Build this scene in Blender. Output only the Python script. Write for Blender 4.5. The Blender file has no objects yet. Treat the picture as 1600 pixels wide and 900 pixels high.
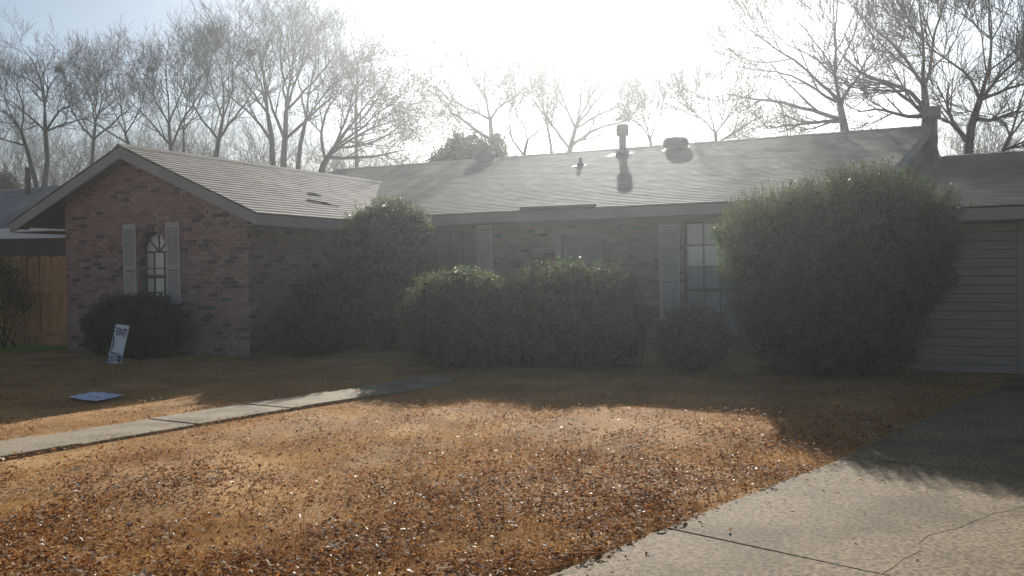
import bpy, math, random
import numpy as np
from mathutils import Vector, Matrix
R = math.radians
rng = np.random.default_rng(7)
random.seed(7)
S = bpy.context.scene
COL = S.collection
# ------------------------------------------------------------------ camera
CAM_H, FPX, YAW, PITCH, ROLL = 1.5, 1423.39, 0.4542, 0.0192, -0.0132
fw = Vector((-math.sin(YAW) * math.cos(PITCH), math.cos(YAW) * math.cos(PITCH), -math.sin(PITCH)))
r0 = Vector((math.cos(YAW), math.sin(YAW), 0))
u0 = Vector((-math.sin(YAW) * math.sin(PITCH), math.cos(YAW) * math.sin(PITCH), math.cos(PITCH)))
cr, sr = math.cos(ROLL), math.sin(ROLL)
rt = r0 * cr + u0 * sr
up = u0 * cr - r0 * sr
cam_d = bpy.data.cameras.new('camera')
cam = bpy.data.objects.new('camera', cam_d)
COL.objects.link(cam)
cam_d.sensor_width = 36
cam_d.lens = FPX / 1600 * 36
cam_d.clip_start = 0.05
cam_d.clip_end = 2000
m = Matrix.Identity(4)
for i in range(3):
    m[i][0], m[i][1], m[i][2] = rt[i], up[i], -fw[i]
m[0][3], m[1][3], m[2][3] = 0, 0, CAM_H
cam.matrix_world = m
S.camera = cam


def at(u, v, Y):
    """the point at depth Y (metres along the street-to-garden axis) seen at (u, v) of the photo"""
    d = fw + rt * ((u - 800) / FPX) + up * ((450 - v) / FPX)
    return Vector((0, 0, CAM_H)) + d * (Y / d.y)


# ------------------------------------------------------------------ light, sky, exposure
SUN_EL, SUN_AZ = R(21.1), math.atan2(-.333, .943)      # azimuth from +Y towards +X
sund = Vector((math.sin(SUN_AZ) * math.cos(SUN_EL), math.cos(SUN_AZ) * math.cos(SUN_EL), math.sin(SUN_EL)))
W = bpy.data.worlds.new('World')
S.world = W
W.use_nodes = True
wn = W.node_tree
bg = wn.nodes['Background']
sky = wn.nodes.new('ShaderNodeTexSky')
sky.sky_type = 'NISHITA'
sky.sun_disc = False
sky.sun_elevation = SUN_EL
sky.sun_rotation = SUN_AZ
sky.air_density = 0.9
sky.dust_density = 0.5
sky.ozone_density = 1.0
wn.links.new(sky.outputs[0], bg.inputs[0])
bg.inputs[1].default_value = 0.05
sl = bpy.data.lights.new('sun', 'SUN')
sl.energy = 5.0
sl.angle = R(0.5)
sl.color = (1.0, 0.95, 0.885)
so = bpy.data.objects.new('sun', sl)
COL.objects.link(so)
so.location = (-20, 60, 30)
so.rotation_euler = sund.to_track_quat('Z', 'Y').to_euler()
S.view_settings.view_transform = 'Standard'
S.view_settings.look = 'None'
S.view_settings.gamma = 1.0
S.view_settings.use_curve_mapping = False
S.view_settings.exposure = 0.78
S.render.engine = 'CYCLES'
S.cycles.use_denoising = True
S.cycles.max_bounces = 6
S.cycles.diffuse_bounces = 3
S.cycles.glossy_bounces = 2
S.cycles.transmission_bounces = 3
S.cycles.transparent_max_bounces = 8
S.cycles.volume_bounces = 0
S.cycles.sample_clamp_indirect = 4
HAZE = dict(density=0.0016, g=0.79, color=(.92, .985, 1, 1))  # scattering air added to stand in for veiling lens glare


# ------------------------------------------------------------------ materials
def mat(name, c1, c2=None, scale=3.0, rough=.8, bump=0., bscale=40., detail=4., spec=.3, contrast=(.35, .65),
        island=None, objrand=None, trans=0., tcol=None, stretch=None, metallic=0., c3=None, stain=0):
    M = bpy.data.materials.new(name)
    M.use_nodes = True
    nt = M.node_tree
    N, L = nt.nodes, nt.links
    b = N['Principled BSDF']
    b.inputs['Roughness'].default_value = rough
    b.inputs['Specular IOR Level'].default_value = spec
    b.inputs['Metallic'].default_value = metallic
    geo = N.new('ShaderNodeNewGeometry')
    pos = geo.outputs['Position']
    if stretch:
        mp = N.new('ShaderNodeMapping')
        mp.inputs['Scale'].default_value = stretch
        L.new(pos, mp.inputs['Vector'])
        pos = mp.outputs[0]
    col = None
    if c2 is not None:
        nz = N.new('ShaderNodeTexNoise')
        nz.inputs['Scale'].default_value = scale
        nz.inputs['Detail'].default_value = detail
        L.new(pos, nz.inputs['Vector'])
        rp = N.new('ShaderNodeValToRGB')
        rp.color_ramp.elements[0].position = contrast[0]
        rp.color_ramp.elements[1].position = contrast[1]
        rp.color_ramp.elements[0].color = (*c1, 1)
        rp.color_ramp.elements[1].color = (*c2, 1)
        if c3 is not None:
            e = rp.color_ramp.elements.new((contrast[0] + contrast[1]) / 2)
            e.color = (*c3, 1)
        L.new(nz.outputs[0], rp.inputs[0])
        col = rp.outputs[0]
    if stain:
        sn_ = N.new('ShaderNodeTexNoise'); sn_.inputs['Scale'].default_value = stain; sn_.inputs['Detail'].default_value = 6
        L.new(geo.outputs['Position'], sn_.inputs['Vector'])
        sr_ = N.new('ShaderNodeValToRGB')
        sr_.color_ramp.elements[0].position = .36; sr_.color_ramp.elements[1].position = .56
        sr_.color_ramp.elements[0].color = (.62, .60, .57, 1); sr_.color_ramp.elements[1].color = (1, 1, 1, 1)
        L.new(sn_.outputs[0], sr_.inputs[0])
        ml = N.new('ShaderNodeMix'); ml.data_type = 'RGBA'; ml.blend_type = 'MULTIPLY'; ml.inputs[0].default_value = 1
        L.new(col, ml.inputs[6]); L.new(sr_.outputs[0], ml.inputs[7]); col = ml.outputs[2]
    if island or objrand:
        if island:
            f = geo.outputs['Random Per Island']
            stops = island
        if objrand:
            oi = N.new('ShaderNodeObjectInfo')
            f = oi.outputs['Random']
            stops = objrand
            if island is not None:
                ad = N.new('ShaderNodeMath'); ad.operation = 'ADD'
                L.new(f, ad.inputs[0]); L.new(geo.outputs['Random Per Island'], ad.inputs[1])
                fr = N.new('ShaderNodeMath'); fr.operation = 'FRACT'
                L.new(ad.outputs[0], fr.inputs[0]); f = fr.outputs[0]
        rp2 = N.new('ShaderNodeValToRGB')
        cr_ = rp2.color_ramp
        n = len(stops)
        while len(cr_.elements) < n:
            cr_.elements.new(.5)
        for i, (p, c) in enumerate(stops):
            cr_.elements[i].position = p
            cr_.elements[i].color = (*c, 1)
        L.new(f, rp2.inputs[0])
        if col is None:
            col = rp2.outputs[0]
        else:
            mx = N.new('ShaderNodeMix'); mx.data_type = 'RGBA'; mx.blend_type = 'MULTIPLY'
            mx.inputs[0].default_value = 1
            L.new(col, mx.inputs[6]); L.new(rp2.outputs[0], mx.inputs[7])
            col = mx.outputs[2]
    if col is not None:
        L.new(col, b.inputs['Base Color'])
    else:
        b.inputs['Base Color'].default_value = (*c1, 1)
    if bump:
        nb = N.new('ShaderNodeTexNoise')
        nb.inputs['Scale'].default_value = bscale
        nb.inputs['Detail'].default_value = 4
        L.new(pos, nb.inputs['Vector'])
        bp = N.new('ShaderNodeBump')
        bp.inputs['Strength'].default_value = bump
        bp.inputs['Distance'].default_value = .01
        L.new(nb.outputs[0], bp.inputs['Height'])
        L.new(bp.outputs[0], b.inputs['Normal'])
    if trans:
        tr = N.new('ShaderNodeBsdfTranslucent')
        if tcol:
            tr.inputs[0].default_value = (*tcol, 1)
        elif col is not None:
            L.new(col, tr.inputs[0])
        else:
            tr.inputs[0].default_value = (*c1, 1)
        ms = N.new('ShaderNodeMixShader')
        ms.inputs[0].default_value = trans
        L.new(b.outputs[0], ms.inputs[1]); L.new(tr.outputs[0], ms.inputs[2])
        L.new(ms.outputs[0], N['Material Output'].inputs[0])
    return M


M = {}
M['lawn'] = mat('dormant_turf', (.26, .135, .038), (.45, .25, .078), scale=1.3, rough=1, bump=.6, bscale=60, c3=(.35, .185, .055), detail=8)
M['grass'] = mat('straw_grass', (.62, .5, .42), (1, 1, 1), scale=1.1, rough=.7, spec=.2, detail=5,
                 island=[(0, (.34, .18, .052)), (.35, (.53, .30, .088)), (.75, (.64, .385, .125)), (1, (.74, .50, .21))], trans=.35)
M['green_grass'] = mat('green_grass', (.20, .33, .06), (.30, .42, .09), scale=5, rough=.6, trans=.4)
LEAFC = [(0, (.07, .032, .016)), (.18, (.15, .058, .022)), (.42, (.29, .105, .027)), (.66, (.44, .165, .034)), (.86, (.38, .21, .08)), (1, (.46, .33, .18))]
M['leaf'] = mat('dead_leaf', (1, 1, 1), island=LEAFC, rough=.75, spec=.15, trans=.42)
M['leaf_pale'] = mat('pale_dead_leaf', (1, 1, 1), island=[(0, (.36, .27, .18)), (1, (.62, .53, .42))], rough=.55, spec=.3, trans=.25)
M['leaf_big'] = mat('dead_leaf_large', (1, 1, 1), island=None, objrand=LEAFC, rough=.7, spec=.2, trans=.42)
M['concrete'] = mat('driveway_concrete', (.12, .084, .044), (.31, .228, .128), scale=36, rough=.8, bump=.5, bscale=120, detail=10, spec=.1, contrast=(.38, .62), stain=1.4)
M['path'] = mat('path_concrete', (.25, .20, .128), (.37, .30, .20), scale=30, stain=2.2, rough=.85, spec=.15, bump=.4, bscale=90, detail=8)
M['soil'] = mat('soil', (.03, .022, .016), (.055, .042, .03), scale=12, rough=1, bump=.5)
M['mortar'] = mat('mortar', (.22, .18, .16), (.30, .25, .225), scale=9, rough=.95, bump=.4)
for i, (a, b_) in enumerate([((.24, .132, .115), (.30, .172, .15)), ((.195, .108, .095), (.24, .134, .118)), ((.27, .172, .15), (.33, .215, .188)),
                             ((.085, .06, .058), (.11, .076, .072)), ((.20, .125, .112), (.245, .148, .13))]):
    M['brick%d' % i] = mat('brick_%s' % 'abcde'[i], a, b_, scale=22, rough=.9, bump=.5, bscale=70)
SH = (.255, .222, .18), (.325, .288, .24)
M['shingle'] = mat('asphalt_shingle', *SH, scale=2.2, rough=.85, bump=.6, bscale=160, detail=8,
                   island=[(0, (.88, .88, .88)), (.5, (.96, .95, .94)), (1, (1.04, 1.03, 1.0))], spec=.15)
M['deck'] = mat('roof_felt', (.10, .09, .08), (.13, .12, .10), scale=5, rough=.9)
M['trim'] = mat('mauve_trim_paint', (.27, .225, .225), (.32, .27, .27), scale=1.5, rough=.6, bump=.1)
M['soffit'] = mat('soffit_paint', (.20, .165, .155), (.24, .2, .19), scale=2, rough=.8)
M['shutter'] = mat('shutter_paint', (.39, .335, .31), (.44, .385, .355), scale=2, rough=.6)
M['muntin'] = mat('bronze_frame', (.075, .07, .068), rough=.5)
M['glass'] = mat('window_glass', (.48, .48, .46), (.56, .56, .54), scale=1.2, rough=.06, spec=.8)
M['glass2'] = mat('window_glass_dim_reflection', (.25, .27, .29), (.33, .34, .35), scale=1.2, rough=.06, spec=.8)
M['glass4'] = mat('window_glass_mid_reflection', (.34, .34, .33), (.42, .42, .41), scale=1.2, rough=.06, spec=.8)  # upper row tone, reflection painted into the glass colour
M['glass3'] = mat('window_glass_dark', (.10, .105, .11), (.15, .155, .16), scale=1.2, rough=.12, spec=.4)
M['door'] = mat('door_paint', (.20, .185, .175), (.24, .22, .21), scale=2, rough=.5)
M['siding'] = mat('siding_paint', (.215, .175, .155), (.255, .208, .185), scale=3, rough=.7, bump=.15, stretch=(.4, 1, 6))
M['metal'] = mat('galvanised', (.15, .13, .12), (.20, .175, .16), scale=4, rough=.6)
M['vent'] = mat('dark_vent_metal', (.085, .085, .08), (.11, .11, .10), scale=4, rough=.55)
M['flash'] = mat('lead_flashing', (.42, .42, .41), (.5, .5, .48), scale=6, rough=.6)
M['fence'] = mat('cedar_fence', (.34, .175, .072), (.52, .29, .125), scale=2.2, rough=.85, bump=.5, bscale=20, stretch=(9, 9, .7),
                 objrand=[(0, (.75, .72, .7)), (1, (1.1, 1.08, 1.05))])
M['white'] = mat('white_paint', (.62, .62, .64), (.70, .70, .71), scale=3, rough=.5)
M['brown'] = mat('brown_siding', (.06, .045, .04), (.08, .06, .055), scale=3, rough=.8)
M['nroof'] = mat('grey_shingle', (.13, .125, .125), (.19, .18, .18), scale=3, rough=.9, bump=.5, bscale=90, detail=8)
M['bark'] = mat('bark', (.03, .025, .025), (.06, .05, .047), scale=6, rough=.95, bump=.6, bscale=25, stretch=(1, 1, .25))
M['bark2'] = mat('pale_bark', (.06, .054, .045), (.10, .09, .078), scale=5, rough=.95, bump=.5, bscale=25, stretch=(1, 1, .25))
M['twig'] = mat('twig', (.025, .02, .021), (.045, .036, .036), scale=3, rough=.9)
M['twig2'] = mat('pale_twig', (.04, .035, .03), (.07, .062, .052), scale=3, rough=.9)
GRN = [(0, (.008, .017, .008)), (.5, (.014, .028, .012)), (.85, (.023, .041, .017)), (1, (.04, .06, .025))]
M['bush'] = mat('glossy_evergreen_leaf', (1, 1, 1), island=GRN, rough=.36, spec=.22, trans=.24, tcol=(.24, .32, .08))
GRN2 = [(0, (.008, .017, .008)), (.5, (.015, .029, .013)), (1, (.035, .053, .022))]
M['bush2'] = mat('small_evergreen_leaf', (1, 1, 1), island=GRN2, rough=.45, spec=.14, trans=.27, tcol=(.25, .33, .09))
M['oakleaf'] = mat('oak_leaf', (1, 1, 1), island=[(0, (.035, .032, .016)), (.6, (.06, .05, .025)), (1, (.1, .075, .04))], rough=.5, trans=.25)
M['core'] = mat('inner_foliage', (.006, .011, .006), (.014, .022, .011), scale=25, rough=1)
M['yellowleaf'] = mat('yellow_green_leaf', (1, 1, 1), island=[(0, (.06, .05, .02)), (.6, (.12, .11, .025)), (1, (.3, .26, .05))], rough=.4, trans=.35)
M['sign'] = mat('sign_board', (.60, .60, .64), (.66, .66, .69), scale=5, rough=.45)
M['ink'] = mat('navy_ink', (.03, .03, .16), rough=.5)
M['band'] = mat('navy_band', (.04, .045, .15), rough=.5)
M['signblue'] = mat('pale_blue_board', (.58, .63, .80), (.74, .77, .85), scale=7, rough=.4)
M['wire'] = mat('sign_wire', (.12, .12, .12), rough=.4, metallic=.6)
M['darkdoor'] = mat('garage_door', (.16, .135, .135), (.19, .16, .16), scale=2, rough=.6)


# ------------------------------------------------------------------ object helpers
def tag(o, label=None, cat=None, group=None, kind=None):
    if label: o['label'] = label
    if cat: o['category'] = cat
    if group: o['group'] = group
    if kind: o['kind'] = kind
    return o


def empty(name, loc=(0, 0, 0)):
    o = bpy.data.objects.new(name, None)
    o.empty_display_size = .2
    COL.objects.link(o)
    o.location = loc
    return o


def org(p):
    v = Vector((0, 0, 0))
    while p is not None:
        v += p.location
        p = p.parent
    return v


def link(name, me, parent=None, loc=None):
    o = bpy.data.objects.new(name, me)
    COL.objects.link(o)
    if parent is not None:
        o.parent = parent
    if loc is not None:
        o.location = loc
    return o


def raw(name, V, F, mats, parent=None, smooth=False, mi=None, local=False):
    """numpy arrays -> mesh object; V in world coordinates"""
    V = np.asarray(V, dtype=np.float32).reshape(-1, 3)
    if parent is not None and not local:
        V = V - np.array(org(parent), dtype=np.float32)
    F = np.asarray(F, dtype=np.int32)
    me = bpy.data.meshes.new(name)
    k = F.shape[1]
    me.vertices.add(len(V)); me.vertices.foreach_set('co', V.ravel())
    me.loops.add(F.size); me.loops.foreach_set('vertex_index', F.ravel())
    me.polygons.add(len(F)); me.polygons.foreach_set('loop_start', np.arange(0, F.size, k, dtype=np.int32))
    if not isinstance(mats, (list, tuple)): mats = [mats]
    for x in mats: me.materials.append(x)
    if mi is not None: me.polygons.foreach_set('material_index', np.asarray(mi, dtype=np.int32))
    if smooth: me.polygons.foreach_set('use_smooth', np.ones(len(F), dtype=bool))
    me.update(calc_edges=True)
    me.validate()
    return link(name, me, parent)


class MB:
    def __init__(s): s.v, s.f, s.m = [], [], []

    def add(s, vs, fs, mi=0):
        n = len(s.v)
        s.v += [tuple(v) for v in vs]
        s.f += [tuple(i + n for i in f) for f in fs]
        s.m += [mi] * len(fs)
        return s

    def box(s, x0, x1, y0, y1, z0, z1, mi=0):
        v = [(x0, y0, z0), (x1, y0, z0), (x1, y1, z0), (x0, y1, z0), (x0, y0, z1), (x1, y0, z1), (x1, y1, z1), (x0, y1, z1)]
        return s.add(v, BOXF, mi)

    def hexa(s, pts, mi=0): return s.add(pts, BOXF, mi)

    def prism(s, poly, d, mi=0):
        """extrude a polygon (3-D points) by the vector d"""
        n = len(poly); d = Vector(d)
        v = [Vector(p) for p in poly] + [Vector(p) + d for p in poly]
        f = [tuple(range(n))[::-1], tuple(range(n, 2 * n))] + [(i, (i + 1) % n, (i + 1) % n + n, i + n) for i in range(n)]
        return s.add(v, f, mi)

    def tube(s, pts, rad, k=8, mi=0, cap=True):
        pts = [Vector(p) for p in pts]
        if not hasattr(rad, '__len__'): rad = [rad] * len(pts)
        n0 = len(s.v); vs = []; fs = []
        ref = None
        for i, p in enumerate(pts):
            t = (pts[min(i + 1, len(pts) - 1)] - pts[max(i - 1, 0)]).normalized()
            if ref is None: ref = t.orthogonal().normalized()
            ref = (ref - t * ref.dot(t)).normalized()
            b = t.cross(ref)
            for j in range(k):
                a = 2 * math.pi * j / k
                vs.append(p + (ref * math.cos(a) + b * math.sin(a)) * rad[i])
        for i in range(len(pts) - 1):
            for j in range(k):
                fs.append((i * k + j, i * k + (j + 1) % k, (i + 1) * k + (j + 1) % k, (i + 1) * k + j))
        if cap:
            fs.append(tuple(range(k))[::-1]); fs.append(tuple(range((len(pts) - 1) * k, len(pts) * k)))
        return s.add(vs, fs, mi)

    def lathe(s, prof, c, k=14, mi=0):
        """profile of (radius, z) turned round a vertical axis through c"""
        vs = [(c[0] + r * math.cos(2 * math.pi * j / k), c[1] + r * math.sin(2 * math.pi * j / k), c[2] + z) for r, z in prof for j in range(k)]
        fs = [(i * k + j, i * k + (j + 1) % k, (i + 1) * k + (j + 1) % k, (i + 1) * k + j) for i in range(len(prof) - 1) for j in range(k)]
        fs.append(tuple(range(k))[::-1]); fs.append(tuple(range((len(prof) - 1) * k, len(prof) * k)))
        return s.add(vs, fs, mi)

    def mesh(s, name, mats, o=Vector((0, 0, 0))):
        me = bpy.data.meshes.new(name)
        me.from_pydata([tuple(Vector(v) - o) for v in s.v], [], s.f)
        if not isinstance(mats, (list, tuple)): mats = [mats]
        for x in mats: me.materials.append(x)
        if len(mats) > 1: me.polygons.foreach_set('material_index', s.m)
        me.update()
        return me

    def build(s, name, mats, parent=None, bevel=0, smooth=False):
        me = s.mesh(name, mats, org(parent) if parent is not None else Vector((0, 0, 0)))
        ob = link(name, me, parent)
        if smooth: me.polygons.foreach_set('use_smooth', [True] * len(me.polygons))
        if bevel:
            md = ob.modifiers.new('bevel', 'BEVEL'); md.width = bevel; md.segments = 2; md.limit_method = 'ANGLE'
        return ob


BOXF = [(0, 3, 2, 1), (4, 5, 6, 7), (0, 1, 5, 4), (1, 2, 6, 5), (2, 3, 7, 6), (3, 0, 4, 7)]


def tubes(P, rad, k=3):
    """many tapered tubes at once: P (B,n,3), rad (B,n) -> verts, quads"""
    B, n, _ = P.shape
    T = np.empty_like(P)
    T[:, 1:-1] = P[:, 2:] - P[:, :-2]; T[:, 0] = P[:, 1] - P[:, 0]; T[:, -1] = P[:, -1] - P[:, -2]
    T /= np.linalg.norm(T, axis=2, keepdims=True) + 1e-9
    ref = np.where(np.abs(T[:, :1, 2:3]) > .8, np.array([[[1., 0, 0]]]), np.array([[[0, 0, 1.]]]))
    A = np.cross(T, np.broadcast_to(ref, T.shape)); A /= np.linalg.norm(A, axis=2, keepdims=True) + 1e-9
    C = np.cross(T, A)
    a = np.arange(k) * 2 * np.pi / k
    V = P[:, :, None, :] + (A[:, :, None, :] * np.cos(a)[None, None, :, None] + C[:, :, None, :] * np.sin(a)[None, None, :, None]) * rad[:, :, None, None]
    idx = np.arange(B * n * k).reshape(B, n, k)
    nx = np.roll(idx, -1, axis=2)
    F = np.stack([idx[:, :-1], nx[:, :-1], nx[:, 1:], idx[:, 1:]], axis=-1).reshape(-1, 4)
    return V.reshape(-1, 3), F


def join(parts):
    V, F, n = [], [], 0
    for v, f in parts:
        V.append(v); F.append(f + n); n += len(v)
    return np.concatenate(V), np.concatenate(F)


def unit(n, r=rng):
    v = r.normal(size=(n, 3)); return v / np.linalg.norm(v, axis=1, keepdims=True)


def leaves(pos, nrm, size, aspect=.5, fold=.25, r=rng):
    """diamond leaves folded along the midrib: 2 triangles each"""
    n = len(pos)
    t = unit(n, r); t -= nrm * (t * nrm).sum(1, keepdims=True); t /= np.linalg.norm(t, axis=1, keepdims=True) + 1e-9
    b = np.cross(nrm, t)
    s = (size * r.uniform(.6, 1.25, n))[:, None]
    w = s * aspect * .5
    V = np.stack([pos - t * s * .5, pos + b * w + nrm * s * fold * .5, pos + t * s * .5, pos - b * w + nrm * s * fold * .5], axis=1)
    i = np.arange(n)[:, None] * 4
    F = np.stack([i + [0, 1, 2], i + [0, 2, 3]], axis=1).reshape(-1, 3)
    return V.reshape(-1, 3), F


# ================================================================== THE GROUND
EDGE = [(-3.0, -.2), (-2.32, 2.2), (-1.795, 4.063), (-1.513, 5.077), (-1.187, 6.229), (-.824, 7.383), (-.36, 9.469), (.028, 11.06), (.45, 12.6), (.80, 14.1)]
EDY = np.array([p[1] for p in EDGE]); EDX = np.array([p[0] for p in EDGE])


def edge_x(y): return np.interp(y, EDY, EDX)


PC = [(-7.95, -1.0), (-7.62, 3.2), (-7.50, 4.6), (-7.30, 5.9), (-7.12, 7.0), (-6.92, 8.1), (-6.66, 9.3), (-6.50, 10.3), (-6.62, 11.3), (-6.9, 12.6), (-6.9, 16.3)]
py_, px_ = np.array([p[1] for p in PC]), np.array([p[0] for p in PC])
PW = .37


def path_x(y): return np.interp(y, py_, px_)


def edge_wob(y): return .035 * np.sin(y * 7.3) + .025 * np.sin(y * 17.1 + 1) + .015 * np.sin(y * 41)


# lawn sheet: one large sheet to the horizon, finer by the camera
gx = np.concatenate([[-200, -90, -50], np.linspace(-34, 16, 101), [30, 80, 200]])
gy = np.concatenate([[-60, -15], np.linspace(-4, 30, 69), [45, 80, 150, 280]])
X, Y = np.meshgrid(gx, gy)
Z = .012 * np.sin(X * 1.7 + Y * .8) + .010 * np.sin(Y * 2.3 - X * .6)
Z = np.where((X > -30) & (X < 14) & (Y < 13), Z, 0)
Z -= .012
near_path = np.abs(X - path_x(Y)) < 1.0
Z = np.where(near_path | (X > edge_x(Y) - .7), -.012, Z)
nx_, ny_ = len(gx), len(gy)
ii = np.arange(nx_ * ny_).reshape(ny_, nx_)
F = np.stack([ii[:-1, :-1], ii[:-1, 1:], ii[1:, 1:], ii[1:, :-1]], -1).reshape(-1, 4)
lawn = raw('lawn', np.stack([X, Y, Z], -1), F, M['lawn'], smooth=True)
tag(lawn, kind='structure')

# driveway: four concrete slabs, recessed joints, one cracked through
drive = empty('driveway'); tag(drive, kind='structure')
WD = Vector((4.6, -1.25))


def wiggle(a, b, n, amp, seed):
    r = random.Random(seed); out = []
    for i in range(n + 1):
        t = i / n
        p = Vector(a).lerp(Vector(b), t)
        d = (Vector(b) - Vector(a)).normalized(); q = Vector((-d.y, d.x))
        k = amp * r.uniform(-1, 1) if 0 < i < n else 0
        out.append(p + q * k)
    return out


def slab(pts, name='slab'):
    b = MB().prism([(p[0], p[1], -.08) for p in pts], (0, 0, .085))
    return b.build(name, M['concrete'], drive, bevel=.0025)


def left_edge(y0, y1):
    ys = np.linspace(y0, y1, max(3, int((y1 - y0) / .18)))
    return [Vector((float(edge_x(y)), float(y))) for y in ys]


J1a, J1b = Vector((-1.513, 5.077)), Vector((-1.513, 5.077)) + Vector((1.159, -.349)) * 3.6
J2a, J2b = Vector((-.80, 7.55)), Vector((-.80, 7.55)) + Vector((1.225, -.221)) * 3.6
J3a, J3b = Vector((-.02, 10.85)), Vector((-.02, 10.85)) + Vector((1.2, -.24)) * 3.6
g = Vector((0, .003))
L0 = left_edge(-.2, 5.07)
slab(L0 + [J1b - g, Vector((2.4, -1.5))])
crack = [Vector(p) for p in [(-.33, 4.735), (-.285, 4.85), (-.25, 5.0), (-.168, 5.2), (-.185, 5.33), (-.14, 5.52), (-.07, 5.62), (.012, 5.735), (.07, 5.88),
                             (.149, 6.027), (.2, 6.16), (.29, 6.25), (.369, 6.405), (.6, 6.6), (.95, 6.75), (1.4, 7.16)]]
J2x = J2a + (J2b - J2a) * ((1.4 + .8) / (J2b - J2a).x)
crack[-1] = J2x - g
crack[0] = J1a + (J1b - J1a) * ((-.33 + 1.513) / (J1b - J1a).x) + g
o_ = Vector((.002, -.002))
slab(left_edge(5.09, 7.54) + [p - o_ * .5 for p in crack[::-1]])
slab([p + o_ * .5 for p in crack] + [J2b - g, J1b + g])
slab(left_edge(7.565, 10.84) + [J3b - g, J2b + g])
slab(left_edge(10.87, 14.1) + [Vector((5.4, 14.1)), J3b + g])
jb = MB()
soil = MB().prism([(-3.2, -.2, -.12), (2.4, -1.6, -.12), (5.6, 14.1, -.12), (.82, 14.1, -.12), (-.35, 9.4, -.12)], (0, 0, .1)).build('joint_soil', M['soil'], drive)

# walkway of concrete slabs
path = empty('walkway', (-7, 6, 0)); tag(path, kind='structure')
ys = [-1.0, .4, 1.75, 3.15, 4.4, 5.58, 6.76, 7.93, 9.12, 10.3, 10.95]
for i in range(len(ys) - 1):
    y0, y1 = ys[i] + .008, ys[i + 1] - .008
    tt = np.linspace(y0, y1, 5)
    skew = .03
    Lp = [(path_x(y) - PW + .01 * math.sin(9 * y), y + skew, -.08) for y in tt]
    Rp = [(path_x(y) + PW + .01 * math.sin(8 * y + 1), y - skew, -.08) for y in tt]
    MB().prism(Rp + Lp[::-1], (0, 0, .10 + .006 * math.sin(i * 2.1))).build('slab', M['path'], path, bevel=.008)


# ---- helpers telling where leaves and blades may lie
def on_lawn(x, y, m=0.):
    return (x < edge_x(y) + edge_wob(y) - m) & (np.abs(x - path_x(y)) > PW - .02 + edge_wob(y + 3) * .5 + m) & (y < 13.0) & ~((x > -17.) & (x < -11.6) & (y > 12.7))


def lawn_pts(n, near, far, power, a0=-.62, a1=.62):
    """random points in the camera's field on the lawn, denser near the camera"""
    out = []
    tot = 0
    while tot < n:
        k = n * 2
        d = (near ** (1 - power) + rng.random(k) * (far ** (1 - power) - near ** (1 - power))) ** (1 / (1 - power))
        a = rng.uniform(a0, a1, k)
        x = -math.sin(YAW) * d + math.cos(YAW) * d * a
        y = math.cos(YAW) * d + math.sin(YAW) * d * a
        ok = on_lawn(x, y)
        q = np.stack([x[ok], y[ok]], 1)
        out.append(q); tot += len(q)
    return np.concatenate(out)[:n]


def vnoise(x, y, s, seed=0):
    """smooth value noise, numpy"""
    r = np.random.default_rng(seed); t = r.random((64, 64))
    x = x * s + 31.7; y = y * s + 17.3
    xi, yi = np.floor(x).astype(int), np.floor(y).astype(int)
    fx, fy = x - xi, y - yi
    fx, fy = fx * fx * (3 - 2 * fx), fy * fy * (3 - 2 * fy)
    g_ = lambda a, b: t[a % 64, b % 64]
    return (g_(xi, yi) * (1 - fx) + g_(xi + 1, yi) * fx) * (1 - fy) + (g_(xi, yi + 1) * (1 - fx) + g_(xi + 1, yi + 1) * fx) * fy


# ================================================================== THE HOUSE
house = empty('brick_house', (-8, 16.6, 0))
tag(house, 'low brick ranch house with front gable wing, long shingle roof and garage', 'house')
RX, RZ, WS = -14.32, 3.985, .4225           # wing ridge
WEL, WER = -17.55, -10.98                   # wing eaves
WYF = 12.36
YE, ZE, MS = 16.167, 2.678, .265           # main eave and slope
YR, ZR = 24.43, 4.868
YB = 32.6
zm = lambda y: ZE + MS * (y - YE)
zw = lambda x: RZ - WS * abs(x - RX)
xend = lambda y: -.54 + .09 * (y - YR)


def on_roof(u, v):
    d = at(u, v, 1.0) - Vector((0, 0, CAM_H))
    t = (ZE - MS * YE - CAM_H) / (d.z - MS * d.y)
    return d.x * t, d.y * t


WALLX0, WALLX1, WALLY = -16.40, -11.57, 12.78
MY = 16.60
GY, GEY, GZ, GS = 14.2, 13.75, 2.285, .157   # garage wall, eave line, eave height, slope
GRY = 27.5
brick_list = []


def sub(iv, a, b):
    out = []
    for (p, q) in iv:
        if b <= p or a >= q: out.append((p, q)); continue
        if a > p: out.append((p, a))
        if b < q: out.append((b, q))
    return out


BH, BL, MJ = .078, .204, .011
ARCX, ARCZ, ARCR = -13.95, 1.97, .37


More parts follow.
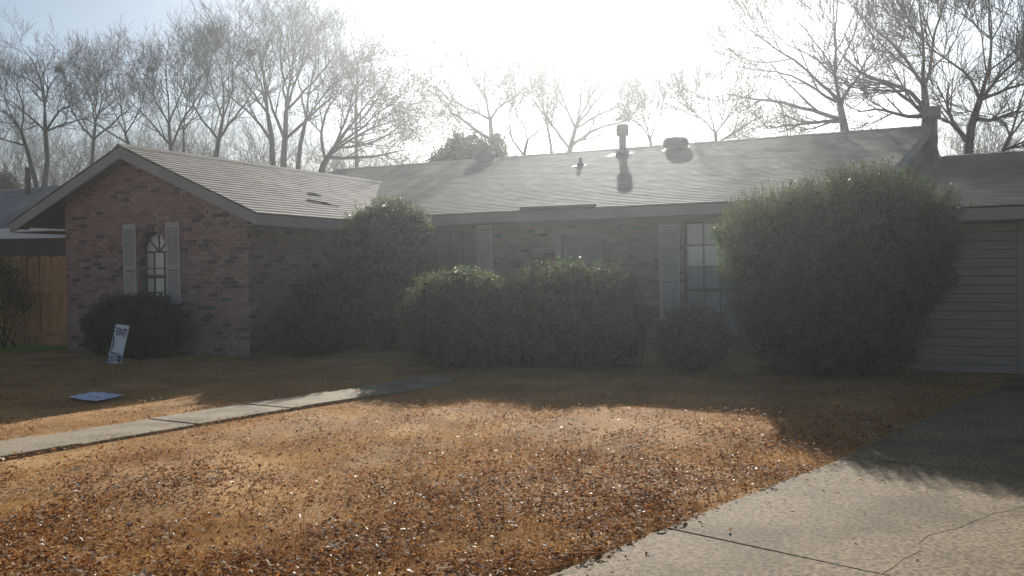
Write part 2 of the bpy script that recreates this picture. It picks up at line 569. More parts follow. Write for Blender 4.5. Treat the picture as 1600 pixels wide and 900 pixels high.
def wall_bricks(name, u0, u1, z0, z1, holes, place, top=None, phase=0., collect=True):
    """mortar rows as one mesh (the wall part); returns a list of brick rectangles. place(u, depth, z)->xyz"""
    w = MB(); rows = int((z1 - z0) / BH + .001)
    out = []
    for r in range(rows):
        za, zb = z0 + r * BH, z0 + (r + 1) * BH
        zc = (za + zb) / 2
        iv = [(u0, u1)]
        if top: iv = [top(zb)] if top(zb)[1] > top(zb)[0] else []
        for h in holes:
            hh = h(zc)
            if hh: iv = sub(iv, *hh)
        for a, b in iv:
            if b - a < .02: continue
            pts = [place(a, .012, za), place(b, .012, za), place(b, .2, za), place(a, .2, za), place(a, .012, zb), place(b, .012, zb), place(b, .2, zb), place(a, .2, zb)]
            w.hexa(pts)
            s = u0 + phase + (BL / 2 if r % 2 else 0) - BL
            while s < b:
                p, q = max(s, a), min(s + BL - MJ, b)
                if q - p > .03:
                    out.append((p, q, za + MJ / 2, zb - MJ / 2, q - p > BL - MJ - 1e-4))
                s += BL
    ob = w.build(name, M['mortar'], house)
    return ob, out


def arch_hole(zc):
    if zc < .86: return None
    if zc <= ARCZ: return (ARCX - ARCR, ARCX + ARCR)
    d = (ARCR + .115) ** 2 - (zc - ARCZ) ** 2
    return (ARCX - math.sqrt(d), ARCX + math.sqrt(d)) if d > 0 else None


def gable_top(z):
    zz = z + .10
    a = RX - (RZ - zz) / WS; b = RX + (RZ - zz) / WS
    return (max(a, WALLX0), min(b, WALLX1))


brick_m = [M['brick%d' % i] for i in range(5)]
wts = [.36, .24, .17, .13, .10]
front, fb = wall_bricks('front_wall', WALLX0, WALLX1, -.02, 3.86, [arch_hole], lambda u, d, z: (u, WALLY + d, z), top=gable_top)
side, sb = wall_bricks('side_wall', 12.99, 16.58, -.02, 2.48, [], lambda u, d, z: (WALLX1 - d, u, z), phase=.1)
DOOR = (-7.10, -6.20, 2.26); BIGW = (-4.55, -3.55, .22, 2.36); LEFTW = (-9.95, -8.92, .55, 2.42)
mh = [lambda z: (DOOR[0], DOOR[1]) if z < DOOR[2] else None,
      lambda z: (BIGW[0], BIGW[1]) if BIGW[2] < z < BIGW[3] else None,
      lambda z: (LEFTW[0], LEFTW[1]) if LEFTW[2] < z < LEFTW[3] else None]
mainw, mb = wall_bricks('entry_wall', -11.36, -.95, -.02, 2.48, mh, lambda u, d, z: (u, MY + d, z))
# bricks: the 300 that show largest are objects, the rest one part of stuff
cand = [b for b in fb if b[4] and b[0] > -13.15 and b[2] > .05]
cand.sort(key=lambda b: (b[0] + 15) ** 2 * .5 + (b[2] - 1.2) ** 2 * 2, reverse=False)
cand.sort(key=lambda b: -(b[0] * .35 - abs(b[2] - 1.3)))
pick = cand[:300]
pset = set((b[0], b[2]) for b in pick)
bm_ = []
for i in range(5):
    for jj in range(3):
        rr = random.Random(i * 7 + jj)
        k = MB(); L_, H_ = (BL - MJ) / 2, (BH - MJ) / 2
        j = lambda: rr.uniform(-.0025, .0025)
        c = .004
        pts = [(-L_ + c + j(), -.004 + j(), -H_ + c + j()), (L_ - c + j(), -.004 + j(), -H_ + c + j()), (L_ - c + j(), -.004 + j(), H_ - c + j()), (-L_ + c + j(), -.004 + j(), H_ - c + j()),
               (-L_, 0, -H_), (L_, 0, -H_), (L_, 0, H_), (-L_, 0, H_), (-L_, .02, -H_), (L_, .02, -H_), (L_, .02, H_), (-L_, .02, H_)]
        fs = [(0, 1, 2, 3)] + [(4 + q, 4 + (q + 1) % 4, (q + 1) % 4, q) for q in range(4)] + [(8 + q, 8 + (q + 1) % 4, 4 + (q + 1) % 4, 4 + q) for q in range(4)]
        k.add(pts, fs)
        bm_.append(k.mesh('brick', M['brick%d' % i]))
fo = org(front)
for b in pick:
    i = rng.choice(5, p=wts)
    o = link('brick', bm_[i * 3 + random.randrange(3)], front)
    o.location = Vector(((b[0] + b[1]) / 2, WALLY + .001 + random.uniform(-.002, .002), (b[2] + b[3]) / 2)) - fo
    o.rotation_euler = (0, random.uniform(-.006, .006), 0)
rest = MB()
for lst, pl in ((fb, lambda u, d, z: (u, WALLY + d, z)), (sb, lambda u, d, z: (WALLX1 - d, u, z)), (mb, lambda u, d, z: (u, MY + d, z))):
    for b in lst:
        if lst is fb and (b[0], b[2]) in pset: continue
        d = random.uniform(-.005, .002)
        a0, a1, z0, z1 = b[:4]
        pts = [pl(a0, d, z0), pl(a1, d, z0), pl(a1, .02, z0), pl(a0, .02, z0), pl(a0, d, z1), pl(a1, d, z1), pl(a1, .02, z1), pl(a0, .02, z1)]
        rest.hexa(pts, int(rng.choice(5, p=wts)))
for r_i in range(32):      # brick returns closing the wing corner
    z_ = -.02 + r_i * BH
    if z_ + BH > 2.48: break
    ya = WALLY - .001
    if r_i % 2: rest.box(WALLX1 + .0005, WALLX1 + .0125, ya, ya + .19, z_ + MJ / 2, z_ + BH - MJ / 2, int(rng.choice(5, p=wts)))
    else:
        rest.box(WALLX1 + .0005, WALLX1 + .0125, ya, ya + .085, z_ + MJ / 2, z_ + BH - MJ / 2, int(rng.choice(5, p=wts)))
        rest.box(WALLX1 + .0005, WALLX1 + .0125, ya + .097, ya + .20, z_ + MJ / 2, z_ + BH - MJ / 2, int(rng.choice(5, p=wts)))
for k in range(13):       # the brick arch over the window
    a0, a1 = math.pi * (k + .06) / 13, math.pi * (k + .94) / 13
    P = lambda r_, a, y: (ARCX + r_ * math.cos(a), y, ARCZ + r_ * math.sin(a))
    ya, yb = WALLY - .008, WALLY + .2
    rest.hexa([P(ARCR, a0, ya), P(ARCR + .12, a0, ya), P(ARCR + .12, a0, yb), P(ARCR, a0, yb), P(ARCR, a1, ya), P(ARCR + .12, a1, ya), P(ARCR + .12, a1, yb), P(ARCR, a1, yb)], int(rng.choice([0, 1, 3, 4])))
for z in np.arange(.9, ARCZ, BH):   # bricks lining the jambs
    for sx in (-1, 1):
        x = ARCX + sx * ARCR
        rest.box(min(x, x - sx * .012), max(x, x - sx * .012), WALLY + .004, WALLY + .19, z, z + BH - MJ, int(rng.choice(5, p=wts)))
ob = rest.build('brickwork', brick_m, house); tag(ob, kind='stuff')
# hidden left wall of the wing and the body behind
MB().box(WALLX0, WALLX0 + .2, 12.99, 16.5, -.02, 2.5).box(-17.9, -16.6, 16.6, 16.8, -.02, 2.5).box(-17.9, -17.7, 16.81, 31.8, -.02, 2.5).box(-17.9, -1.0, 31.81, 32.0, -.02, 2.5).build('rear_wall', M['brick1'], house)

# ---- roof
roof = MB()
# main deck (front and back slope), closed prism
th = .06
xl = -18.3
fr = [(xl, YE, ZE - .03), (xend(YE) - .02, YE, ZE - .03), (xend(YR) - .02, YR, ZR - .03), (xl, YR, ZR - .03)]
roof.prism(fr, (0, 0, -th))
bk = [(xl, YR + .002, ZR - .03), (xend(YR) - .02, YR + .002, ZR - .03), (xend(YB) - .02, YB, zm(YR) - MS * (YB - YR) - .03), (xl, YB, zm(YR) - MS * (YB - YR) - .03)]
roof.prism(bk, (0, 0, -th))
YV = YE + (RZ - ZE) / MS
yv = lambda x: YE + (zw(x) - ZE) / MS
roof.prism([(RX, WYF + .03, RZ - .03), (WER, WYF + .03, zw(WER) - .03), (WER, yv(WER) + .15, zw(WER) - .03), (RX, YV + .15, RZ - .03)], (0, 0, -th))
roof.prism([(WEL, WYF + .03, zw(WEL) - .03), (RX - .002, WYF + .03, RZ - .03), (RX - .002, YV + .15, RZ - .03), (WEL, yv(WEL) + .6, zw(WEL) - .03)], (0, 0, -th))
gz = lambda y: GZ + GS * (y - GEY)
gx0, gx1 = -1.15, 6.2
roof.prism([(gx0, GEY + .02, gz(GEY) - .03), (gx1, GEY + .02, gz(GEY) - .03), (gx1, GRY, gz(GRY) - .03), (gx0, GRY, gz(GRY) - .03)], (0, 0, -th))
roof.prism([(gx0, GRY + .002, gz(GRY) - .03), (gx1, GRY + .002, gz(GRY) - .03), (gx1, 31.7, gz(GRY) - GS * 4.2 - .03), (gx0, 31.7, gz(GRY) - GS * 4.2 - .03)], (0, 0, -th))
roof_o = roof.build('roof', M['deck'], house)


def course(P0, P1, dn, nrm, expo, tabs_len, seed):
    """one course of shingles between P0 and P1 (upper edge); dn = unit vector down the slope"""
    r = random.Random(seed); b = MB()
    P0, P1 = Vector(P0), Vector(P1)
    L = (P1 - P0).length
    if L < .05: return None
    d = (P1 - P0) / L
    s = -r.uniform(0, tabs_len)
    sag = lambda t: .0015 * math.sin(t * .9 + seed * .3) + .001 * math.sin(t * 3.1 + seed)
    while s < L:
        a, e = max(s, 0), min(s + tabs_len * r.uniform(.93, 1.07), L)
        s += tabs_len
        if s - tabs_len + tabs_len * .5 < 0 and e < .03: continue
        e = min(s, L) - .004
        if e - a < .02: continue
        off = r.uniform(-.004, .005); t = r.uniform(.0115, .014)
        A, B = P0 + d * a, P0 + d * e
        fa, fb_ = dn * (expo + off), dn * (expo + off)
        sa, sb_ = nrm * sag(a), nrm * sag(e)
        up_ = -dn * .03
        vs = [A + up_ + sa, B + up_ + sb_, B + fb_ + nrm * t + sb_, A + fa + nrm * t + sa, A + fa - nrm * .006 + sa, B + fb_ - nrm * .006 + sb_]
        b.add(vs, [(3, 2, 1, 0), (4, 5, 2, 3)])
    return b


def lay(n, expo, p0, p1, dn, nrm, tabs, seed):
    for i in range(n):
        c = course(p0(i), p1(i), dn, nrm, expo, tabs, seed + i)
        if c: c.build('shingle_course', M['shingle'], roof_o)


ex = .163
cs, sn = 1 / math.hypot(1, MS), MS / math.hypot(1, MS)
nmain = int((YR - YE) / cs / ex) + 1
dn = Vector((0, -cs, -sn)); nr = Vector((0, -sn, cs))


def main_y(i): return min(YE - .04 + (i + 1) * ex * cs, YR)


def main_x0(y):
    z = zm(y)
    if y >= YV: return xl
    return RX + (RZ - z) / WS - .03 if z > zw(WER) else WER - .02


lay(nmain, ex, lambda i: (main_x0(main_y(i)), main_y(i), zm(main_y(i))), lambda i: (xend(main_y(i)), main_y(i), zm(main_y(i))), dn, nr, .32, 100)
ex2 = .155
c2, s2 = 1 / math.hypot(1, WS), WS / math.hypot(1, WS)
dn2 = Vector((c2, 0, -s2)); nr2 = Vector((s2, 0, c2))
nw = int((WER - RX) / c2 / ex2) + 1
wx = lambda i: max(WER + .03 - (i + 1) * ex2 * c2, RX)
lay(nw, ex2, lambda i: (wx(i), WYF - .02, zw(wx(i))), lambda i: (wx(i), yv(wx(i)) + .06, zw(wx(i))), dn2, nr2, .31, 300)
cg, sg = 1 / math.hypot(1, GS), GS / math.hypot(1, GS)
dn3 = Vector((0, -cg, -sg)); nr3 = Vector((0, -sg, cg))
ng = int((GRY - GEY) / cg / .17) + 1
gyi = lambda i: min(GEY - .03 + (i + 1) * .17 * cg, GRY)
lay(ng, .17, lambda i: (gx0 + .02, gyi(i), gz(gyi(i))), lambda i: (gx1, gyi(i), gz(gyi(i))), dn3, nr3, .33, 500)
# ridge caps
rc = MB()
x = xl
while x < xend(YR) - .02:
    e = min(x + .24, xend(YR))
    h_ = random.uniform(.012, .02)
    rc.prism([(x, YR - .14, ZR - .14 * MS + .012), (x, YR, ZR + h_ + .012), (x, YR + .14, ZR - .14 * MS + .012), (x, YR + .14, ZR - .14 * MS - .02), (x, YR, ZR - .02), (x, YR - .14, ZR - .14 * MS - .02)], (e - x + .03, 0, .012))
    x += .235
rc.build('ridge_cap', M['shingle'], roof_o); rc = MB()
y = WYF - .02
while y < YV + .1:
    h_ = random.uniform(.012, .02)
    rc.prism([(RX - .14, y, RZ - .14 * WS + .012), (RX, y, RZ + h_ + .012), (RX + .14, y, RZ - .14 * WS + .012), (RX + .14, y, RZ - .14 * WS - .02), (RX, y, RZ - .02), (RX - .14, y, RZ - .14 * WS - .02)], (0, .26, .012))
    y += .235
rc.build('ridge_cap', M['shingle'], roof_o); rc = MB()
x = -.3
while x < gx1:
    rc.prism([(x, GRY - .14, gz(GRY) - .14 * GS + .012), (x, GRY, gz(GRY) + .026), (x, GRY + .14, gz(GRY) - .14 * GS + .012), (x, GRY + .14, gz(GRY) - .05), (x, GRY - .14, gz(GRY) - .05)], (.26, 0, .012))
    x += .235
rc.build('ridge_cap', M['shingle'], roof_o)
# valley flashing
MB().prism([Vector((RX + .0, YV + .05, RZ + .012)), Vector((WER, yv(WER) + .05, zw(WER) + .012)), Vector((WER + .05, yv(WER) + .06, zw(WER) + .014)), Vector((RX + .05, YV + .07, RZ + .014))], (0, 0, .004)).build('valley_flashing', M['vent'], roof_o)
# left wing slope and back slopes get a plain sheet of shingle
sh = MB()
sh.prism([(WEL - .02, WYF, zw(WEL) - .01), (RX - .01, WYF, RZ - .01), (RX - .01, YV, RZ - .01), (WEL - .02, yv(WEL) + .5, zw(WEL) - .01)], (0, 0, .015))
sh.prism([(xl, YR + .01, ZR - .015), (xend(YR) - .01, YR + .01, ZR - .015), (xend(YB) - .01, YB + .02, ZR - MS * (YB - YR) - .015), (xl, YB + .02, ZR - MS * (YB - YR) - .015)], (0, 0, .015))
sh.build('rear_shingles', M['shingle'], roof_o)

# ---- fascia, rake boards, soffits
fz = .19
MB().box(WER - .02, xend(YE) + .0, YE - .005, YE + .03, ZE - fz - .03, ZE - .035).build('fascia', M['trim'], house)
MB().box(WER - .03, WER + .012, WYF + .05, yv(WER) + .3, zw(WER) - fz - .03, zw(WER) - .035).build('fascia', M['trim'], house)
MB().box(gx0, gx1, GEY - .005, GEY + .03, gz(GEY) - .19, gz(GEY) - .03).build('fascia', M['trim'], house)
for sx, xe in ((-1, WEL), (1, WER + .012)):
    p = [(RX, WYF, RZ - .035), (xe, WYF, zw(xe) - .035), (xe, WYF, zw(xe) - .035 - .165), (xe - sx * .12, WYF, zw(xe) - .035 - .165 + .02), (RX, WYF, RZ - .245)]
    MB().prism(p, (0, .045, 0)).build('rake_board', M['trim'], house)
sf = MB()
sf.box(WER - .03, xend(YE), YE + .04, MY + .02, ZE - fz - .02, ZE - fz)
sf.box(WALLX1 - .03, WER - .035, WYF + .06, yv(WER) + .6, zw(WER) - fz - .02, zw(WER) - fz)
sf.box(WEL + .04, WALLX0 + .03, WYF + .06, 16.6, zw(WEL) - fz - .02, zw(WEL) - fz)
for sx, xe in ((-1, WEL), (1, WER)):       # sloping soffit under the gable rake
    sf.prism([(RX, WYF + .06, RZ - .13), (xe, WYF + .06, zw(xe) - .13), (xe, WALLY + .01, zw(xe) - .13), (RX, WALLY + .01, RZ - .13)], (0, 0, .02))
sf.box(gx0, gx1, GEY + .04, GY + .02, gz(GEY) - .17, gz(GEY) - .15)
sf.build('soffit', M['soffit'], house)
# frieze below the soffit of the entry wall and corner infill on the gable
MB().box(-11.2, -1.0, MY - .02, MY - .001, 2.36, 2.48).build('frieze', M['soffit'], house)
# right gable end over the garage
ge = MB()
gx_ = lambda y: xend(y) - .30
P = [(gx_(YE + .3), YE + .3, zm(YE + .3) - .12), (gx_(YR), YR, ZR - .12), (gx_(31.8), 31.8, ZR - MS * (31.8 - YR) - .12), (gx_(31.8), 31.8, 1.8), (gx_(YE + .3), YE + .3, 1.8)]
ge.prism(P, (-.15, 0, 0)); ge.build('gable_wall', M['siding'], house)
for y0, y1 in ((YE - .02, YR), (YR, YB)):
    zz = lambda y: ZR - MS * abs(y - YR)
    k = MB()
    k.hexa([(xend(y0) - .04, y0, zz(y0) - .22), (xend(y0), y0, zz(y0) - .22), (xend(y1), y1, zz(y1) - .22), (xend(y1) - .04, y1, zz(y1) - .22),
            (xend(y0) - .04, y0, zz(y0) - .03), (xend(y0), y0, zz(y0) - .03), (xend(y1), y1, zz(y1) - .03), (xend(y1) - .04, y1, zz(y1) - .03)])
    k.build('rake_board', M['trim'], house)
    k = MB()
    k.hexa([(gx_(y0) - .02, y0, zz(y0) - .14), (xend(y0) - .045, y0, zz(y0) - .14), (xend(y1) - .045, y1, zz(y1) - .14), (gx_(y1) - .02, y1, zz(y1) - .14),
            (gx_(y0) - .02, y0, zz(y0) - .12), (xend(y0) - .045, y0, zz(y0) - .12), (xend(y1) - .045, y1, zz(y1) - .12), (gx_(y1) - .02, y1, zz(y1) - .12)])
    k.build('rake_soffit', M['soffit'], house)
# ---- garage: lap siding, corner trim, door beyond
gw = empty('garage_wall'); gw.parent = house; gw.location = Vector((0, 0, 0))
z = .0; n = 0
while z < 2.12:
    h1 = min(.122, 2.14 - z)
    k = MB()
    k.hexa([(-.97, GY - .022, z), (.745, GY - .022, z), (.745, GY + .02, z), (-.97, GY + .02, z), (-.97, GY, z + h1 - .010), (.745, GY, z + h1 - .010), (.745, GY + .02, z + h1 - .010), (-.97, GY + .02, z + h1 - .010)])
    k.build('siding_board', M['siding'], gw); z += .122
MB().box(-.99, .745, GY + .021, GY + .12, -.02, 2.16).build('lap_shadow_sheathing', M['brown'], gw)  # dark sheet paints the lap shadow lines through the board gaps
MB().box(.75, .85, GY - .014, GY + .12, -.02, 2.14).build('corner_trim', M['siding'], gw)
MB().box(-1.0, -.975, GY - .02, 16.58, -.02, 2.2).build('siding_return', M['siding'], gw)
gd = MB()
for k in range(4): gd.box(.9, 5.2, GY + .06 + .001 * k, GY + .10, .01 + k * .53, .52 + k * .53)
gd.build('garage_door', M['darkdoor'], house)
MB().box(5.25, 6.0, GY, GY + .15, -.02, 2.14).box(5.85, 6.0, GY + .16, 27, -.02, 2.14).build('garage_side_wall', M['siding'], house)

# ---- windows
# arched window
aw = empty('arched_window'); aw.parent = house; aw.location = (0, 0, 0)
wy = WALLY + .15
gl = MB()
arc = lambda r_, n=14, a0=0, a1=math.pi: [(ARCX + r_ * math.cos(a0 + (a1 - a0) * i / n), wy + .02, ARCZ - .02 + r_ * math.sin(a0 + (a1 - a0) * i / n)) for i in range(n + 1)]
segs = [(0, 1 / 4), (1 / 4, 1 / 2), (1 / 2, 3 / 4), (3 / 4, 1)]
for a, b in segs:
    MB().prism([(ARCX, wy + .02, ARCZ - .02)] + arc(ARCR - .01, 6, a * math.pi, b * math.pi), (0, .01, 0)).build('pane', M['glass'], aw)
xs = [ARCX - .36, ARCX - .135, ARCX + .135, ARCX + .36]
zs = [.9, 1.14, 1.42, 1.50, 1.95]
for zi, (za, zb) in enumerate([(.88, 1.16), (1.16, 1.44), (1.51, 1.63), (1.63, 1.95)]):
    for i in range(3):
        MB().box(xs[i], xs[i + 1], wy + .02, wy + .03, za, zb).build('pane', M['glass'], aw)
mt = MB()
for x in xs[1:3]: mt.box(x - .012, x + .012, wy, wy + .019, .88, 1.95)
for z in (1.16, 1.63): mt.box(ARCX - .36, ARCX + .36, wy - .002, wy + .019, z - .011, z + .011)
for a in (math.pi / 4, math.pi / 2, 3 * math.pi / 4):
    c_, s_ = math.cos(a), math.sin(a)
    q = Vector((ARCX, wy - .001, ARCZ - .03)); d = Vector((c_, 0, s_)) * .35; w = Vector((-s_, 0, c_)) * .011
    mt.hexa([q - w, q + w, q + w + Vector((0, .02, 0)), q - w + Vector((0, .02, 0)), q + d - w, q + d + w, q + d + w + Vector((0, .02, 0)), q + d - w + Vector((0, .02, 0))])
mt.build('muntin', M['muntin'], aw)
fm = MB()
fm.box(ARCX - .37, ARCX + .37, wy - .008, wy + .04, 1.44, 1.51); fm.box(ARCX - .37, ARCX + .37, wy - .008, wy + .04, ARCZ - .035, ARCZ + .0)
fm.box(ARCX - .372, ARCX - .335, wy - .01, wy + .04, .86, ARCZ - .03); fm.box(ARCX + .335, ARCX + .372, wy - .01, wy + .04, .86, ARCZ - .03)
for i in range(12):
    a0, a1 = math.pi * i / 12, math.pi * (i + 1) / 12
    P = lambda r_, a, y: (ARCX + r_ * math.cos(a), y, ARCZ + r_ * math.sin(a))
    fm.hexa([P(.335, a0, wy - .01), P(.372, a0, wy - .01), P(.372, a0, wy + .04), P(.335, a0, wy + .04), P(.335, a1, wy - .01), P(.372, a1, wy - .01), P(.372, a1, wy + .04), P(.335, a1, wy + .04)])
fm.build('frame', M['muntin'], aw)
MB().box(ARCX - .38, ARCX + .38, WALLY - .02, WALLY + .2, .80, .86).build('sill', M['brick3'], aw)


def shutter(x0, x1, z0, z1, y, rail=.45):
    e = MB(); t = .045
    e.box(x0, x0 + t, y - .03, y, z0, z1).box(x1 - t, x1, y - .03, y, z0, z1)
    zr = z0 + (z1 - z0) * rail
    for za, zb in ((z0, z0 + .07), (z1 - .09, z1), (zr - .04, zr + .04)): e.box(x0 + t, x1 - t, y - .03, y, za, zb)
    so_ = e.build('shutter', M['shutter'], house)
    MB().box(x0 + t, x1 - t, y - .005, y - .001, z0 + .07, z1 - .09).build('slat_shade_backing', M['soffit'], so_)  # darker panel paints shade into the gaps between slats
    me = None; oo = org(so_)
    for za, zb in ((z0 + .07, zr - .04), (zr + .04, z1 - .09)):
        z = za + .018
        while z < zb - .01:
            if me is None:
                w = (x1 - x0 - 2 * t) / 2
                me = MB().hexa([(-w, -.026, -.013), (w, -.026, -.013), (w, -.021, -.015), (-w, -.021, -.015), (-w, -.012, .013), (w, -.012, .013), (w, -.007, .010), (-w, -.007, .010)]).mesh('slat', M['shutter'])
            o = link('slat', me, so_); o.location = Vector(((x0 + x1) / 2, y, z)) - oo
            z += .040
    return so_


shutter(-14.71, -14.36, .95, 2.50, WALLY - .012)
shutter(-13.56, -13.21, .95, 2.50, WALLY - .012)
shutter(-5.01, -4.61, .25, 2.34, MY - .012, .5)
shutter(-8.88, -8.52, .55, 2.44, MY - .012, .5)
shutter(-10.36, -9.99, .55, 2.44, MY - .012, .5)


def window(name, x0, x1, z0, z1, cols, up_rows, lo_rows, mid, y, mats):
    w = empty(name); w.parent = house
    f = MB(); t = .035
    f.box(x0, x0 + t, y - .02, y + .06, z0, z1).box(x1 - t, x1, y - .02, y + .06, z0, z1).box(x0 + t, x1 - t, y - .02, y + .06, z0, z0 + t).box(x0 + t, x1 - t, y - .02, y + .06, z1 - t, z1)
    f.box(x0 + t, x1 - t, y - .022, y + .05, mid - .028, mid + .028)
    f.build('frame', M['muntin'], w)
    mu = MB()
    xs_ = np.linspace(x0 + t, x1 - t, cols + 1)
    for (a, b, n, mt_, dy) in ((mid + .028, z1 - t, up_rows, mats[0], 0), (z0 + t, mid - .028, lo_rows, mats[1], .015)):
        zs_ = np.linspace(a, b, n + 1)
        for i in range(cols):
            for j in range(n):
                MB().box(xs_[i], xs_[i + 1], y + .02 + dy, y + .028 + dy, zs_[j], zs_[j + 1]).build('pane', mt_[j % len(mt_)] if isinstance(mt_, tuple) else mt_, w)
        for x in xs_[1:-1]: mu.box(x - .011, x + .011, y + dy, y + .019 + dy, a, b)
        for z in zs_[1:-1]: mu.box(x0 + t, x1 - t, y - .002 + dy, y + .019 + dy, z - .011, z + .011)
    mu.build('muntin', M['muntin'], w)
    MB().box(x0 - .05, x1 + .05, y - .14, y + .03, z0 - .07, z0).build('sill', M['brick3'], w)


window('sash_window', BIGW[0], BIGW[1], BIGW[2], BIGW[3], 3, 3, 2, 1.09, MY + .1, ((M['glass2'], M['glass'], M['glass4']), M['glass2']))  # pane tones differ by row to paint reflections into the glass
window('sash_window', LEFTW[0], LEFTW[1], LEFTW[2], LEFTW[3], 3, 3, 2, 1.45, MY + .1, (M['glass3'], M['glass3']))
# front door with pale frame
dr = empty('front_door'); dr.parent = house
MB().box(DOOR[0] + .10, DOOR[1] - .10, MY + .09, MY + .13, .1, DOOR[2] - .08).build('door_leaf', M['door'], dr)
pn = MB()
for x0, x1 in ((-6.94, -6.70), (-6.60, -6.36)):
    for z0, z1 in ((.3, .85), (1.0, 1.55), (1.68, 2.05)): pn.box(x0, x1, MY + .078, MY + .089, z0, z1)
pn.build('door_panel', M['door'], dr, bevel=.006)
MB().box(DOOR[0] - .04, DOOR[0] + .09, MY - .015, MY + .12, 0, DOOR[2] + .04).box(DOOR[1] - .09, DOOR[1] + .04, MY - .015, MY + .12, 0, DOOR[2] + .04).box(DOOR[0] + .09, DOOR[1] - .09, MY - .015, MY + .12, DOOR[2] - .08, DOOR[2] + .04).build('door_frame', M['door'], dr)
MB().box(DOOR[0], DOOR[1], MY - .05, MY + .13, .02, .09).build('threshold', M['path'], dr)
MB().lathe([(.012, -.03), (.03, -.02), (.034, 0), (.03, .02), (.012, .03)], (-6.37, MY + .06, 1.0)).build('handle', M['vent'], dr)

# ---- things fixed on the roof
k = MB()      # flue pipe with square-shouldered cap
cx, cy = on_roof(973, 242)
zb = zm(cy)
fl = empty('flue_pipe'); fl.parent = house
k.lathe([(.095, -.1), (.095, .54), (.10, .54), (.10, .56)], (cx, cy, zb), 16); k.build('pipe', M['metal'], fl, smooth=False)
MB().lathe([(.10, .51), (.165, .515), (.165, .78), (.13, .805), (.02, .81)], (cx, cy, zb), 16).build('cap', M['metal'], fl)
MB().lathe([(.22, -.09), (.20, .03), (.15, .11), (.10, .15)], (cx, cy, zb), 16).build('flashing_cone', M['metal'], fl)
q = [Vector((cx + sx * .30 - .08, cy + sy * .2, zm(cy + sy * .2) + .016)) for sx, sy in ((-1, -1), (1, -1), (1, 1), (-1, 1))]
MB().prism(q, (0, 0, .004)).build('flashing', M['flash'], fl)
# mushroom vents
for (vx, vy, sc) in (on_roof(1056, 233) + (1.08,), on_roof(757, 253) + (1.0,)):
    v = empty('roof_vent'); v.parent = house
    zb = zm(vy)
    MB().lathe([(.19 * sc, -.1), (.19 * sc, .10)], (vx, vy, zb), 18).build('throat', M['vent'], v)
    MB().lathe([(.20 * sc, .02), (.29 * sc, .05), (.315 * sc, .12), (.315 * sc, .20), (.27 * sc, .28), (.12 * sc, .30), (.02, .305)], (vx, vy, zb), 22).build('hood', M['vent'], v, smooth=True)
    q = [Vector((vx + sx * .3, vy + sy * .3, zm(vy + sy * .3) + .016)) for sx, sy in ((-1, -1), (1, -1), (1, 1), (-1, 1))]
    MB().prism(q, (0, 0, .004)).build('flashing', M['vent'], v)
# plumbing vent
v = empty('plumbing_vent'); v.parent = house
px0, py0 = on_roof(907, 260)
zb = zm(py0)
MB().lathe([(.04, -.1), (.04, .22)], (px0, py0, zb), 12).build('pipe', M['vent'], v)
MB().lathe([(.12, -.06), (.09, .05), (.05, .10)], (px0, py0, zb), 12).build('boot', M['vent'], v)
q = [Vector((px0 + sx * .17 - .05, py0 + sy * .12, zm(py0 + sy * .12) + .016)) for sx, sy in ((-1, -1), (1, -1), (1, 1), (-1, 1))]
MB().prism(q, (0, 0, .004)).build('flashing', M['flash'], v)
# flue against the right gable
v = empty('gable_flue'); v.parent = house
MB().tube([(-.47, 23.6, 3.0), (-.47, 23.6, 4.97)], .085, 14).build('pipe', M['metal'], v)
MB().box(-.69, -.31, 23.42, 23.78, 4.93, 5.20).build('cap', M['metal'], v, bevel=.03)
# short metal rain diverter above the entry
k = MB()
k.box(-7.66, -6.10, YE - .10, YE - .006, ZE - .02, ZE + .055).build('rain_diverter', M['vent'], house)

# ================================================================== LEFT EDGE: fence, patio cover, neighbour
fence = empty('board_fence', (-18, 13.1, 0))
tag(fence, 'brown cedar board fence left of the brick gable wing', 'fence')
A, B = Vector((-21.2, 12.1, 0)), Vector((-16.42, 13.45, 0))
L = (B - A).length; d = (B - A).normalized(); nrm_ = Vector((d.y, -d.x, 0))
rot = math.atan2(d.y, d.x)
pm = []
for i in range(4):
    h_ = 1.93 + (i - 1.5) * .012
    pm.append(MB().prism([(-.068, -.009, .03), (.068, -.009, .03), (.068, -.009, h_ - .03), (.045, -.009, h_), (-.045, -.009, h_), (-.068, -.009, h_ - .03)], (0, .018, 0)).mesh('picket', M['fence']))
s = .07
i = 0
while s < L:
    o = link('picket', pm[random.randrange(4)], fence)
    o.location = A + d * s - org(fence) + Vector((0, 0, random.uniform(-.01, .01))); o.rotation_euler = (random.uniform(-.008, .008), random.uniform(-.008, .008), rot)
    s += .142; i += 1


def along(a, b, w, h, z, off, name, mt, parent):
    P = [A + d * a + nrm_ * off, A + d * b + nrm_ * off, A + d * b + nrm_ * (off - w), A + d * a + nrm_ * (off - w)]
    MB().prism([(p.x, p.y, z) for p in P], (0, 0, h)).build(name, mt, parent)


for z in (.22, 1.21): along(0, L, .04, .09, z, .05, 'rail', M['fence'], fence)
for s in (.05, 1.65, 3.25, 4.80): along(s, s + .09, .09, 1.9, 0, -.012, 'post', M['fence'], fence)

